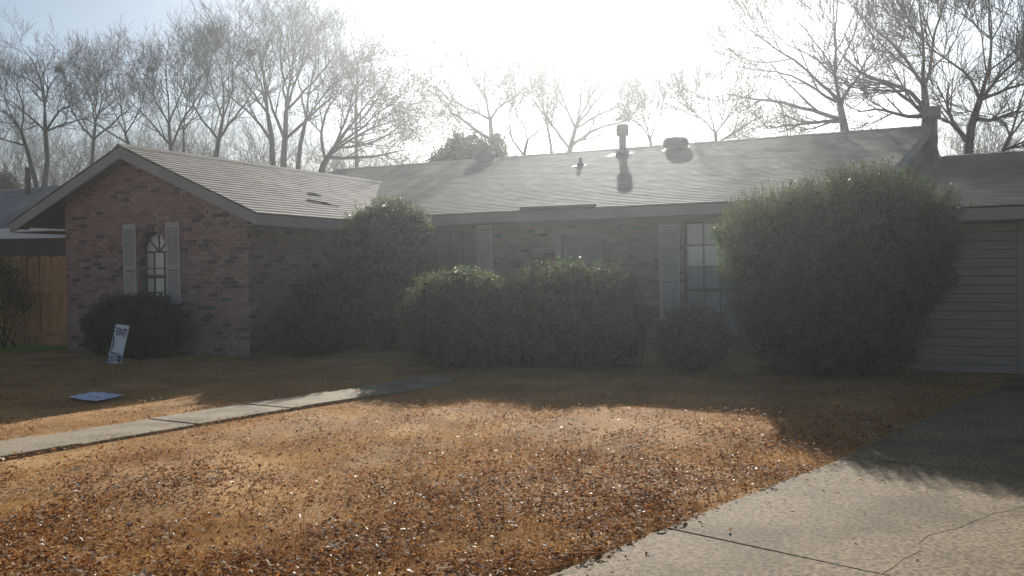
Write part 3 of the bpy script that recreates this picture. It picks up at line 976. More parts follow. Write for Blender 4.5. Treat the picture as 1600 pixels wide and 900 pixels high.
pc = empty('patio_cover', (-19, 15, 0))
tag(pc, 'patio cover with a white front beam behind the board fence', 'patio cover')
MB().hexa([(-21.5, 12.35, 2.36), (-16.75, 13.98, 2.345), (-16.75, 14.1, 2.345), (-21.5, 12.47, 2.36), (-21.5, 12.35, 2.52), (-16.75, 13.98, 2.47), (-16.75, 14.1, 2.47), (-21.5, 12.47, 2.52)]).build('beam', M['white'], pc)
MB().hexa([(-21.5, 12.48, 2.44), (-16.75, 14.12, 2.42), (-16.75, 16.5, 2.5), (-21.5, 16.5, 2.5), (-21.5, 12.48, 2.50), (-16.75, 14.12, 2.46), (-16.75, 16.5, 2.56), (-21.5, 16.5, 2.56)]).build('roof_panel', M['nroof'], pc)
for x, y in ((-18.42, 12.98 + .5), (-21.3, 12.5))[1:]:
    MB().box(x - .055, x + .055, y - .055, y + .055, 0, 2.36).build('post', M['white'], pc)
nb = empty('neighbour_house', (-30, 22, 0))
tag(nb, 'neighbouring house with a grey shingle roof and pipe vent at the far left', 'house')
MB().box(-42, -19.2, 17.6, 17.8, 0, 2.72).box(-42, -19.2, 28, 28.2, 0, 2.72).box(-19.4, -19.2, 17.81, 27.99, 0, 2.72).build('wall', M['brown'], nb)
NE, NY0, NYR, NZR = 2.92, 17.2, 22.6, 4.80
nrf = MB()
nrf.prism([(-43, NY0, NE), (-18.9, NY0, NE), (-22.6, NYR, NZR), (-43, NYR, NZR)], (0, 0, -.08))
nrf.prism([(-18.9, NY0 + .002, NE), (-18.9, 28.6, NE), (-22.6, NYR, NZR)], (0, 0, -.08))
nrf.prism([(-43, NYR, NZR), (-22.6, NYR, NZR), (-18.9, 28.6, NE), (-43, 28.6, NE)], (0, 0, -.08))
nro = nrf.build('roof', M['nroof'], nb)
nd = Vector((0, NY0 - NYR, NE - NZR)).normalized(); nn = Vector((0, NE - NZR, NYR - NY0)).normalized()
for i in range(26):
    t = 1 - (i + 1) / 26
    Y_ = NY0 + (NYR - NY0) * (i + 1) / 26; Z_ = NE + (NZR - NE) * (i + 1) / 26
    c = course((-40, Y_, Z_), (-18.9 - 3.7 * (i + 1) / 26, Y_, Z_), nd, nn, .22, .5, 700 + i)
    if c: c.build('shingle_course', M['nroof'], nro)
MB().box(-43, -18.9, NY0 - .03, NY0 - .002, NE - .16, NE - .02).build('fascia', M['white'], nb)
nv = at(43, 262, 21.5)
MB().tube([(nv.x, 21.5, 4.2), (nv.x, 21.5, nv.z)], .09, 10).build('vent_pipe', M['bark2'], nb)

# ================================================================== SIGNS
def text(body, size, loc, rotm, mt, parent, italic=False, bold=0.0, spacing=1.0):
    cu = bpy.data.curves.new('lettering', 'FONT')
    cu.body = body; cu.size = size; cu.extrude = .0008; cu.offset = bold
    cu.shear = .25 if italic else 0; cu.space_character = spacing
    cu.materials.append(mt)
    tmp = bpy.data.objects.new('lettering', cu)
    COL.objects.link(tmp)
    me = bpy.data.meshes.new_from_object(tmp)
    bpy.data.objects.remove(tmp)
    o = link('lettering', me, parent)
    o.matrix_local = Matrix.Translation(loc) @ rotm
    return o


sg = empty('yard_sign', (-12.08, 10.4, 0))
tag(sg, 'torn white yard sign reading ENT, leaning in the grass before the round bush', 'sign')
O_ = org(sg)
bl, br, tr, tl = [Vector(p) - O_ for p in ((-12.44, 10.40, .085), (-12.07, 10.36, .085), (-11.97, 10.46, .695), (-12.32, 10.5, .712))]
ex_ = (br - bl).normalized(); ny = ex_.cross((tl - bl)).normalized(); ez_ = ny.cross(ex_) * -1
ez_ = (tl - bl).normalized(); ny = ex_.cross(ez_).normalized()
th_ = ny * -.008
mbx = MB()
pts = [bl, br, tr, tl]
# ragged torn left edge
lft = [tl.lerp(bl, t) + ex_ * o for t, o in ((.2, .006), (.28, -.003), (.42, .005), (.58, .010), (.72, -.002), (.85, .004))]
pts = [bl, br, tr, tl] + lft
v_ = [Vector(p) for p in pts]
mbx.prism(v_, th_)
me = mbx.mesh('board', M['sign']); link('board', me, sg)
rm = Matrix((( ex_.x, ez_.x, ny.x, 0), (ex_.y, ez_.y, ny.y, 0), (ex_.z, ez_.z, ny.z, 0), (0, 0, 0, 1)))
off = ny * .003


def on_sign(a, b): return bl + (br - bl) * a + (tl - bl) * b + off


band = MB().prism([on_sign(.02, .025), on_sign(.97, .025), on_sign(.975, .20), on_sign(.03, .20)], ny * .001)
link('band', band.mesh('band', M['band']), sg)
text('ENT', .168, on_sign(.16, .73), rm, M['ink'], sg, bold=.004)
text(')', .30, on_sign(.02, .40), rm, M['ink'], sg, bold=.004)
text('ctions, LLC', .066, on_sign(.08, .24), rm, M['ink'], sg, italic=True, bold=.0015)
off = ny * .005
text('-5152', .128, on_sign(.04, .06), rm, M['white'], sg, bold=.003)
legs = MB()
for a in (.25, .75):
    p = bl + (br - bl) * a - ny * .006
    legs.tube([p + (tl - bl) * .5, p, Vector((p.x - .02, p.y, -.1))], .004, 6)
link('wire_leg', legs.mesh('wire_leg', M['wire']), sg)

fs_ = empty('fallen_sign', (-9.5, 7.82, 0))
tag(fs_, 'pale blue and white sign board lying flat on the lawn', 'sign')
c4 = [Vector(p) for p in ((-9.80, 7.62, .022), (-9.16, 7.50, .022), (-9.28, 8.02, .024), (-9.92, 8.10, .022))]
k = MB(); nn_ = 10
grid = [[(c4[0].lerp(c4[1], i / nn_)).lerp(c4[3].lerp(c4[2], i / nn_), j / 4) + Vector((0, 0, .004 * math.sin(i * .9 + j))) for i in range(nn_ + 1)] for j in range(5)]
vs = [p for r_ in grid for p in r_] + [p - Vector((0, 0, .006)) for r_ in grid for p in r_]
W_ = nn_ + 1
ff = []
for j in range(4):
    for i in range(nn_):
        a = j * W_ + i
        ff += [(a, a + 1, a + 1 + W_, a + W_), (a + 5 * W_, a + W_ + 5 * W_, a + 1 + W_ + 5 * W_, a + 1 + 5 * W_)]
for i in range(nn_): ff += [(i, i + 5 * W_, i + 1 + 5 * W_, i + 1)]
k.add(vs, ff); k.build('board', M['signblue'], fs_)
pr = MB(); r_ = random.Random(5)
for i in range(16):       # remains of the printed strokes, broken and upside down
    a, b = r_.uniform(.42, .93), r_.uniform(.15, .85)
    la, lb = r_.uniform(.012, .05), r_.uniform(.03, .09)
    p = lambda a_, b_: c4[0].lerp(c4[1], a_).lerp(c4[3].lerp(c4[2], a_), b_) + Vector((0, 0, .013))
    pr.prism([p(a, b), p(a + la, b), p(a + la + .01, b + lb), p(a + .01, b + lb)], (0, 0, .002))
pr.build('print', M['ink'], fs_)

# ================================================================== SHRUBS
def shrub(name, label, lobes, n, size, mt, seed, sprigs=0, sprig_len=(.12, .3), aspect=.5, rough=.10, cat='bush', base=None, group=None, core=.84, spread=.5, inner=.11):
    r = np.random.default_rng(seed)
    lo = np.array(lobes, dtype=float)
    c = base or (lo[0][0], lo[0][1], 0)
    root = empty(name, c); tag(root, label, cat, group)
    area = lo[:, 3] * lo[:, 5] + lo[:, 3] * lo[:, 4] + lo[:, 4] * lo[:, 5]
    li = r.choice(len(lo), n * 2, p=area / area.sum())
    dr_ = unit(n * 2, r)
    fac = 1 - np.abs(r.normal(0, inner, n * 2))
    bump = 1 + rough * (np.sin(dr_[:, 0] * 7 + li * 2) * np.sin(dr_[:, 2] * 8 + li) + .6 * np.sin(dr_[:, 0] * 17 + dr_[:, 1] * 13) * np.sin(dr_[:, 2] * 19 + li * 3))
    P = lo[li, :3] + dr_ * lo[li, 3:6] * (fac * bump)[:, None]
    keep = P[:, 2] > .02
    for q in range(len(lo)):       # drop leaves buried in another lobe
        e = ((P - lo[q, :3]) / lo[q, 3:6]); keep &= ~(((e ** 2).sum(1) < .62) & (li != q))
    P, dr_ = P[keep][:n], dr_[keep][:n]
    nm = dr_ + unit(len(P), r) * .9 + np.array([0, 0, .35]); nm /= np.linalg.norm(nm, axis=1, keepdims=True)
    parts = [leaves(P, nm, size, aspect, r=r)]
    stems = []
    if sprigs:
        li = r.choice(len(lo), sprigs * 6, p=area / area.sum()); d_ = unit(sprigs * 6, r); d_[:, 2] = np.abs(d_[:, 2]) * 1.3 + .1
        d_ /= np.linalg.norm(d_, axis=1, keepdims=True)
        Q = lo[li, :3] + d_ * lo[li, 3:6] * .93
        ok = np.ones(len(Q), bool)
        for q in range(len(lo)): ok &= ~(((((Q - lo[q, :3]) / lo[q, 3:6]) ** 2).sum(1) < .8) & (li != q))
        Q, d_ = Q[ok][:sprigs], d_[ok][:sprigs]
        ns = len(Q)
        sd = d_ * .6 + unit(ns, r) * .35 + np.array([0, 0, .75]); sd /= np.linalg.norm(sd, axis=1, keepdims=True)
        ln = r.uniform(*sprig_len, ns)
        t = np.linspace(0, 1, 4)
        bend = unit(ns, r) * .12
        PP = Q[:, None, :] + (sd[:, None, :] * t[None, :, None] + bend[:, None, :] * (t ** 2)[None, :, None]) * ln[:, None, None]
        stems.append(tubes(PP, np.linspace(.004, .0015, 4)[None, :].repeat(ns, 0), 3))
        m_ = 12
        tt = r.uniform(.05, 1, (ns, m_))
        LP = Q[:, None, :] + (sd[:, None, :] * tt[:, :, None] + bend[:, None, :] * (tt ** 2)[:, :, None]) * ln[:, None, None] + r.normal(0, size * .4, (ns, m_, 3))
        LP = LP.reshape(-1, 3)
        nm = unit(len(LP), r) + np.array([0, 0, .6]); nm /= np.linalg.norm(nm, axis=1, keepdims=True)
        parts.append(leaves(LP, nm, size * .95, aspect, r=r))
    V, F = join(parts)
    fo_ = raw('foliage', V, F, mt, root)
    # woody stems from the ground into the lobes
    ns = 10
    tgt = lo[r.choice(len(lo), ns)]
    e = tgt[:, :3] + unit(ns, r) * tgt[:, 3:6] * .6
    e[:, 2] = np.maximum(e[:, 2], .15)
    b0 = np.stack([c[0] + r.normal(0, .1, ns), c[1] + r.normal(0, .1, ns), np.full(ns, -.05)], 1)
    t = np.linspace(0, 1, 5)[None, :, None]
    PP = b0[:, None, :] * (1 - t) + e[:, None, :] * t + r.normal(0, .02, (ns, 5, 3))
    stems.append(tubes(PP, np.linspace(.022, .006, 5)[None, :].repeat(ns, 0), 5))
    V, F = join(stems)
    tag(raw('stem', V, F, M['bark'], root), kind='stuff')
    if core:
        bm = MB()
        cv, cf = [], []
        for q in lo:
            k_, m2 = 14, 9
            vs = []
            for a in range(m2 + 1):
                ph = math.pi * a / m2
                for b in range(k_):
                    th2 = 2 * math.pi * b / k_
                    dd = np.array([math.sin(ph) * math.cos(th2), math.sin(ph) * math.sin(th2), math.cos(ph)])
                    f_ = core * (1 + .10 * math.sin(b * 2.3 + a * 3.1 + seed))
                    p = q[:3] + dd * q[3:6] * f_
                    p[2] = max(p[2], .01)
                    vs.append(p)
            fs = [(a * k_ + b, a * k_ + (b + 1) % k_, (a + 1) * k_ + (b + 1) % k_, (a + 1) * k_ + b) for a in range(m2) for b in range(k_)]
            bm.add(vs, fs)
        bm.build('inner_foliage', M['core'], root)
    return root


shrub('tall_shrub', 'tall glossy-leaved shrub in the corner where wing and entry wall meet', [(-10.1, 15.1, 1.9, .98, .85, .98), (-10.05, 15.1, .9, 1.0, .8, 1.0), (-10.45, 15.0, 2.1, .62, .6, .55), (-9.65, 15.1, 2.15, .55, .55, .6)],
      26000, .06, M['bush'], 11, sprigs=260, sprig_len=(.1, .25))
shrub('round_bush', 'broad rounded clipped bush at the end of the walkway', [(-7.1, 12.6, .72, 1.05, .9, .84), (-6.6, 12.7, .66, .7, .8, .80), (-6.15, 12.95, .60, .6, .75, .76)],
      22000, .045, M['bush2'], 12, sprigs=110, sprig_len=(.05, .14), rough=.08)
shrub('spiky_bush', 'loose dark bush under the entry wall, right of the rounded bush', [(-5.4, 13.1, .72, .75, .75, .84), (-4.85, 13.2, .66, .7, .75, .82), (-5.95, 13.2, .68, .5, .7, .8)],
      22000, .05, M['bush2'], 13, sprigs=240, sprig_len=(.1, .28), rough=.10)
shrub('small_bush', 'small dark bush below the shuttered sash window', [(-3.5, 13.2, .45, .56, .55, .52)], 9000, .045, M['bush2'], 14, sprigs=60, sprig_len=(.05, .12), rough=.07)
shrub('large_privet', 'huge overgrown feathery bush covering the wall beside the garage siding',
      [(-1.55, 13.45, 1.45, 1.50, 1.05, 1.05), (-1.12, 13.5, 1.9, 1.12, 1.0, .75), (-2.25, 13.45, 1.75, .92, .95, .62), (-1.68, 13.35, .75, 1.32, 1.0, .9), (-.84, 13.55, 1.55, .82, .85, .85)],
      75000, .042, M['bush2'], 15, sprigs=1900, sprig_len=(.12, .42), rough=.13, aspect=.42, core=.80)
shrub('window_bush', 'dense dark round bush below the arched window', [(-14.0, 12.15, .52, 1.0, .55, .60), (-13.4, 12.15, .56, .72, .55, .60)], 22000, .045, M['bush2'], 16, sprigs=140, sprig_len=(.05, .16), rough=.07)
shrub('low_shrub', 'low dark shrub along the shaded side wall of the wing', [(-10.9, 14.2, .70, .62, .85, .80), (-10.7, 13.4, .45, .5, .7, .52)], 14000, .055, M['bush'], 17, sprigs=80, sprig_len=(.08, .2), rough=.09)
shrub('twiggy_shrub', 'bare twiggy shrub with a few yellow leaves at the left edge by the fence', [(-17.9, 12.45, .62, .40, .36, .58), (-18.1, 12.4, 1.15, .34, .3, .52)], 1300, .05, M['yellowleaf'], 18, sprigs=300, sprig_len=(.2, .5), rough=.1, core=0, inner=.3)

# ================================================================== TREES
def grow(P, rad, m, ang, lfac, rfac, n, r, t0=.25, trop=.12, wob=.12, rmin=.004, lmin=.0):
    """children of a set of branches: P (B,n0,3), rad (B,n0)"""
    B, n0, _ = P.shape
    L0 = np.linalg.norm(np.diff(P, axis=1), axis=2).sum(1)
    t = r.uniform(t0, 1, (B, m)); t[:, 0] = r.uniform(.9, 1, B)
    f = t * (n0 - 1); i = np.minimum(f.astype(int), n0 - 2); w = f - i
    bi = np.arange(B)[:, None]
    base = P[bi, i] * (1 - w[..., None]) + P[bi, i + 1] * w[..., None]
    rb = rad[bi, i] * (1 - w) + rad[bi, i + 1] * w
    T = P[bi, i + 1] - P[bi, i]; T /= np.linalg.norm(T, axis=2, keepdims=True) + 1e-9
    base = base.reshape(-1, 3); T = T.reshape(-1, 3); rb = rb.reshape(-1); tt = t.reshape(-1)
    K = len(base)
    q = unit(K, r); q -= T * (q * T).sum(1, keepdims=True); q /= np.linalg.norm(q, axis=1, keepdims=True) + 1e-9
    a = r.uniform(ang[0], ang[1], K)[:, None]
    D = T * np.cos(a) + q * np.sin(a)
    L = np.repeat(L0, m) * r.uniform(lfac[0], lfac[1], K) * (1.1 - .45 * tt)
    L = np.maximum(L, lmin * r.uniform(.6, 1.3, K))
    pts = [base]; step = (L / (n - 1))[:, None]
    for k in range(n - 1):
        D = D + unit(K, r) * wob + np.array([0, 0, trop]) * (.5 + .5 * k)
        D /= np.linalg.norm(D, axis=1, keepdims=True)
        pts.append(pts[-1] + D * step)
    C = np.stack(pts, 1)
    r1 = np.maximum(rb * rfac, rmin)
    Rr = r1[:, None] * np.linspace(1, .35, n)[None, :]
    return C, np.maximum(Rr, rmin * .6)


def tree(name, label, Y, limbs, seed, r0_=.16, levels=(5, 5, 5), pale=False, dens=1., leaf=None, ang=(.3, .8), group='bare trees behind the house', trop=.10, jit=1.6, lf=(.45, .85), rmin=.0085, fine=True, tip=.22):
    """limbs: the first is the trunk; each a list of (u, v) with the trunk at depth Y; limbs spread in depth"""
    r = np.random.default_rng(seed)
    r0_ = r0_ * Y / 36
    b0 = at(*limbs[0][0], Y)
    root = empty(name, (b0.x, b0.y, 0)); tag(root, label, 'tree', group)
    tubs = []; mains = []
    known = {}
    for li, l in enumerate(limbs):
        key = l[0]
        y0 = known.get(key, (Y, r0_))[0]; ra = known.get(key, (Y, r0_))[1]
        dy = 0 if li == 0 else r.uniform(-jit, jit)
        pts = []
        n = len(l)
        for i, (u, v) in enumerate(l):
            t = i / max(1, n - 1)
            y = y0 + dy * t
            if u < 1000 and v < 262: v = 262 - (262 - v) * .92
            pts.append(np.array(at(u, v, y)))
        ra = ra if li == 0 else ra * .64
        rr = np.linspace(ra, ra * (.62 if li == 0 else tip), n)
        for i, k in enumerate(l):
            if k not in known: known[k] = (y0 + dy * i / max(1, n - 1), rr[i])
        pts = np.array(pts)
        if li == 0:
            foot = np.array([pts[0][0], pts[0][1], -.2])
            pts = np.concatenate([[foot], pts]); rr = np.concatenate([[ra * 1.15], rr])
        # resample smoothly to 9 points
        s = np.concatenate([[0], np.cumsum(np.linalg.norm(np.diff(pts, axis=0), axis=1))])
        q = np.linspace(0, s[-1], 9)
        PP = np.stack([np.interp(q, s, pts[:, k]) for k in range(3)], 1)
        PP[1:-1] = PP[1:-1] * .5 + (PP[:-2] + PP[2:]) * .25
        PP[1:-1] += r.normal(0, .035 * min(1, s[-1] / 6), (7, 3))
        RR = np.interp(q, s, rr)
        tubs.append((PP, RR))
        if li > 0 or len(limbs) == 1: mains.append((PP, RR))
    V, F = tubes(np.array([t[0] for t in tubs]), np.array([t[1] for t in tubs]), 8)
    raw('trunk', V, F, M['bark2' if pale else 'bark'], root, smooth=True)
    P, Rd = np.array([t[0] for t in mains]), np.array([t[1] for t in mains])
    parts = []
    ks = (5, 4, 3, 3)
    levels = tuple(levels) + ((3,) if fine else ())
    for k, m_ in enumerate(levels):
        n = (6, 5, 4, 4)[min(k, 3)]
        m_ = min(m_, (7, 5, 4, 3)[min(k, 3)])
        P, Rd = grow(P, Rd, max(2, int(m_ * dens)), ang, lf if k else (.35, .7), .62, n, r, t0=.12, trop=trop * .7, wob=.11, rmin=rmin * max(1, Y / 40), lmin=(1.1, .8, .6, .45)[min(k, 3)] * min(Y / 36, 1.25))
        parts.append(tubes(P, Rd, ks[min(k, 3)]))
    V, F = join(parts)
    raw('crown', V, F, M['twig2' if pale else 'twig'], root)
    if leaf:
        nl, size, mt = leaf
        e = P.reshape(-1, 3)
        pos = e[r.integers(0, len(e), nl)] + r.normal(0, .12, (nl, 3))
        V, F = leaves(pos, unit(nl, r), size, .55, r=r)
        raw('leaf', V, F, mt, root)
    return root


T = tree
T('bare_tree', 'tall spreading bare tree at the far left above the neighbouring roof', 36,
  [[(72, 262), (71, 200), (70, 168)], [(70, 168), (70, 138), (56, 118), (32, 104), (14, 98)], [(70, 168), (74, 125), (88, 107), (112, 92)], [(70, 168), (66, 120), (53, 85), (46, 72), (33, 60)],
   [(71, 200), (92, 165), (108, 156), (128, 148)], [(71, 200), (50, 178), (28, 158), (4, 140)], [(71, 200), (95, 190), (118, 182), (140, 176)]], 21, .15, (6, 5, 5))
T('bare_tree', 'leaning bare tree with long limbs cut by the left edge', 34,
  [[(56, 264), (40, 225), (33, 200)], [(33, 200), (38, 165), (30, 130), (10, 108)], [(33, 200), (16, 175), (-4, 160), (-25, 150)], [(33, 200), (18, 180), (4, 130), (-6, 100)], [(40, 225), (10, 215), (-20, 205)]], 22, .14, (6, 5, 5))
T('bare_tree', 'slender bare tree with an upright crown, second clump from the left', 38,
  [[(143, 260), (146, 215), (149, 185)], [(149, 185), (142, 150), (134, 125), (128, 108)], [(149, 185), (160, 145), (166, 118), (170, 96)], [(149, 185), (152, 140), (150, 110), (148, 96)], [(146, 215), (120, 180), (108, 155), (100, 135)],
   [(146, 215), (178, 185), (198, 165), (214, 150)]], 23, .12, (6, 5, 5))
T('bare_tree', 'bare tree with many low sweeping limbs rising behind the gable peak', 35,
  [[(214, 262), (205, 225), (196, 205)], [(196, 205), (180, 170), (165, 145), (152, 128)], [(196, 205), (190, 160), (178, 125), (170, 100)], [(205, 225), (170, 200), (140, 180), (112, 172)], [(196, 205), (215, 175), (226, 140), (232, 112)]], 24, .11, (6, 5, 5))
T('bare_tree', 'straight bare tree right behind the gable with a tall fan of branches', 37,
  [[(269, 262), (268, 225), (264, 188)], [(264, 188), (245, 150), (226, 118), (212, 92)], [(264, 188), (262, 140), (258, 100), (262, 74)], [(264, 188), (278, 150), (290, 110), (294, 78)], [(268, 225), (285, 180), (305, 150), (318, 128)], [(268, 225), (240, 190), (220, 165), (205, 150)]], 25, .13, (6, 5, 5))
T('bare_tree', 'thin bare tree with close upright stems, just right of the straight one', 38,
  [[(289, 258), (288, 225), (287, 200)], [(287, 200), (292, 150), (300, 110), (303, 82)], [(287, 200), (310, 160), (322, 120), (328, 92)], [(287, 200), (276, 160), (272, 125), (275, 98)]], 26, .09, (6, 5, 5))
T('bare_tree', 'wide V-shaped bare tree in the middle of the left row', 36,
  [[(336, 262), (342, 215), (348, 180)], [(348, 180), (336, 140), (322, 105), (312, 80)], [(348, 180), (350, 130), (344, 95), (340, 66)], [(348, 180), (362, 140), (364, 110), (366, 72)], [(342, 215), (368, 175), (390, 140), (408, 118)], [(342, 215), (315, 180), (300, 150), (290, 135)]], 27, .13, (6, 5, 5))
T('bare_tree', 'largest bare tree of the left group, two trunks and a high round crown', 43,
  [[(429, 266), (424, 215), (418, 170)], [(418, 170), (408, 120), (390, 75), (372, 48)], [(418, 170), (414, 110), (406, 70), (404, 42)], [(418, 170), (395, 135), (378, 112), (362, 100)], [(424, 215), (396, 175), (370, 150), (352, 138)]], 28, .16, (7, 5, 5))
T('bare_tree', 'thick-trunked bare tree with a dense twig crown left of the leafy oak', 47,
  [[(443, 266), (445, 215), (447, 165)], [(447, 165), (442, 110), (436, 65), (440, 28)], [(447, 165), (462, 115), (480, 75), (486, 28)], [(447, 165), (478, 130), (508, 95), (528, 62)], [(447, 165), (456, 100), (460, 60), (464, 34)], [(445, 215), (480, 180), (510, 150), (530, 130)],
   [(445, 215), (425, 160), (412, 110), (404, 72)]], 29, .17, (7, 5, 5))
T('bare_tree', 'bare tree whose single trunk bends right beside the leafy oak', 46,
  [[(463, 264), (468, 225), (478, 180)], [(478, 180), (484, 130), (492, 90), (494, 50)], [(478, 180), (505, 140), (528, 105), (545, 85)], [(478, 180), (470, 130), (462, 95), (455, 60)]], 30, .13, (6, 5, 5))
T('oak_tree', 'leafy dark oak with low sweeping limbs left of the bright sky', 44,
  [[(497, 268), (508, 245), (522, 228)], [(522, 228), (560, 200), (600, 160), (645, 128)], [(522, 228), (556, 180), (575, 150), (596, 128)], [(522, 228), (570, 225), (612, 205), (655, 165)], [(508, 245), (500, 205), (510, 160), (535, 130)], [(522, 228), (545, 170), (552, 130), (560, 112)],
   [(508, 245), (560, 245), (600, 240), (630, 232)], [(508, 245), (540, 220), (580, 195), (620, 180)]], 31, .17, (7, 6, 5), leaf=(9000, .13, M['oakleaf']), ang=(.4, 1.0), trop=.02, group='trees in leaf behind the house')
T('bare_tree', 'thin bare tree whose bent top pokes out above the leafy oak', 56,
  [[(556, 265), (557, 190), (557, 130)], [(557, 130), (559, 85), (551, 60), (545, 42)], [(557, 130), (540, 95), (528, 72), (520, 62)], [(557, 130), (578, 100), (582, 75), (575, 58)], [(557, 190), (588, 150), (604, 118), (612, 98)]], 32, .10, (4, 4, 3))
T('bare_tree', 'crooked bare tree with a rounded crown above the evergreen clump', 48,
  [[(770, 262), (769, 215), (766, 180)], [(766, 180), (760, 150), (755, 122), (760, 92)], [(766, 180), (742, 168), (718, 155), (703, 140)], [(766, 180), (782, 155), (806, 142), (818, 128)], [(760, 150), (745, 120), (735, 102), (730, 92)], [(769, 215), (742, 198), (722, 178), (706, 170)], [(760, 150), (778, 125), (790, 108), (800, 102)]],
  33, 0.149, (6, 5, 4), rmin=.016, fine=False, tip=.42)
T('bare_tree', 'crooked multi-stemmed small bare tree standing left of the pale one', 42,
  [[(812, 262), (818, 240), (824, 215)], [(824, 215), (820, 192), (806, 172), (800, 152)], [(824, 215), (848, 195), (858, 170), (850, 150)], [(818, 240), (800, 215), (795, 190), (798, 165)]], 34, 0.092, (6, 5, 4), rmin=.016, fine=False, tip=.42)
T('bare_tree', 'tall whip-like bare tree leaning left of the pale fan-shaped one', 48,
  [[(866, 262), (862, 235), (855, 190)], [(855, 190), (848, 145), (840, 107), (833, 84)], [(855, 190), (842, 160), (832, 135), (828, 112)], [(855, 190), (868, 160), (872, 140), (870, 118)]], 35, 0.092, (6, 5, 4), rmin=.016, fine=False, tip=.42)
T('bare_tree', 'pale fan-shaped bare tree left of the flue pipe, against the bright sky', 48,
  [[(884, 262), (889, 228), (899, 195)], [(899, 195), (908, 155), (905, 125), (908, 98)], [(899, 195), (884, 160), (874, 130), (862, 104)], [(899, 195), (930, 150), (955, 118), (980, 98)], [(899, 195), (935, 172), (962, 160), (988, 150)], [(889, 228), (930, 195), (960, 188), (984, 180)], [(899, 195), (918, 150), (935, 122), (950, 100)], [(889, 228), (866, 195), (850, 172), (838, 155)]],
  36, 0.149, (6, 5, 4), rmin=.016, fine=False, tip=.42)
T('bare_tree', 'low bare tree with thin forking stems between flue pipe and mushroom vent', 38,
  [[(1022, 258), (1020, 235), (1016, 218)], [(1016, 218), (1002, 195), (990, 182), (980, 176)], [(1016, 218), (1024, 195), (1034, 178), (1040, 168)], [(1016, 218), (1010, 195), (1004, 180), (1006, 168)]], 37, 0.081, (6, 5, 4), rmin=.016, fine=False, tip=.42)
T('bare_tree', 'low bare tree with V-forked stems right of the mushroom vent', 40,
  [[(1122, 250), (1120, 225), (1118, 208)], [(1118, 208), (1100, 188), (1080, 172), (1064, 160)], [(1118, 208), (1136, 185), (1148, 165), (1158, 150)], [(1118, 208), (1112, 185), (1106, 168), (1108, 150)], [(1120, 225), (1150, 205), (1172, 192), (1190, 180)]], 38, 0.092, (6, 5, 4), rmin=.016, fine=False, tip=.42)
T('bare_tree', 'huge bare tree with limbs fanning left over the ridge, right of the bright sky', 33,
  [[(1328, 225), (1318, 188), (1312, 160)], [(1312, 160), (1305, 119), (1306, 81), (1303, 40), (1312, -20)], [(1312, 160), (1284, 146), (1256, 128), (1215, 112), (1147, 103)], [(1318, 188), (1280, 175), (1232, 162), (1165, 152), (1134, 146)],
   [(1305, 119), (1292, 92), (1266, 56), (1234, 22), (1200, -20)], [(1306, 81), (1326, 45), (1338, 10), (1350, -30)], [(1312, 160), (1278, 125), (1240, 90), (1190, 62), (1160, 38)], [(1318, 188), (1285, 190), (1240, 196), (1200, 198)], [(1305, 119), (1275, 90), (1225, 66), (1190, 30)],
   [(1312, 160), (1335, 130), (1350, 100), (1372, 70)], [(1303, 40), (1280, 10), (1262, -20)]], 39, .175, (6, 6, 5), leaf=(900, .06, M['oakleaf']))
T('bare_tree', 'massive forked bare tree rising behind the right gable flue', 31,
  [[(1449, 240), (1447, 180), (1444, 135)], [(1444, 135), (1422, 102), (1404, 78), (1381, 53), (1344, 28), (1318, -10)], [(1444, 135), (1444, 80), (1437, 30), (1440, -30)], [(1444, 135), (1457, 106), (1459, 56), (1475, 0), (1484, -30)], [(1447, 180), (1426, 140), (1381, 130), (1344, 118), (1312, 80)],
   [(1447, 180), (1434, 168), (1402, 142), (1362, 120), (1330, 110)], [(1404, 78), (1418, 40), (1424, 5), (1420, -30)], [(1447, 180), (1420, 185), (1380, 170), (1340, 175)], [(1457, 106), (1486, 80), (1500, 40), (1512, 8)]], 40, .175, (6, 6, 5))
T('bare_tree', 'twisting thick-limbed bare tree over the garage roof at the right', 30,
  [[(1504, 258), (1510, 220), (1520, 185), (1531, 156)], [(1531, 156), (1522, 130), (1503, 109), (1462, 81), (1440, 60)], [(1531, 156), (1547, 109), (1550, 62), (1546, 15), (1546, -30)], [(1531, 156), (1559, 122), (1600, 82), (1650, 55)], [(1550, 62), (1532, 45), (1506, 22), (1484, -5)], [(1550, 62), (1572, 22), (1592, -25)],
   [(1510, 220), (1490, 195), (1478, 165), (1482, 130)], [(1531, 156), (1570, 140), (1610, 128), (1650, 120)], [(1520, 185), (1550, 190), (1580, 175), (1620, 170)], [(1547, 109), (1580, 85), (1605, 50), (1625, 10)]], 41, .175, (6, 6, 5))
T('bare_tree', 'low leaning bare tree with arching limbs at the right edge', 29,
  [[(1548, 268), (1560, 240), (1578, 214)], [(1578, 214), (1598, 188), (1625, 165), (1660, 150)], [(1578, 214), (1570, 190), (1545, 175), (1520, 178)], [(1560, 240), (1590, 225), (1620, 215), (1650, 215)], [(1578, 214), (1592, 170), (1600, 140), (1612, 110)]], 42, .10, (6, 6, 5))

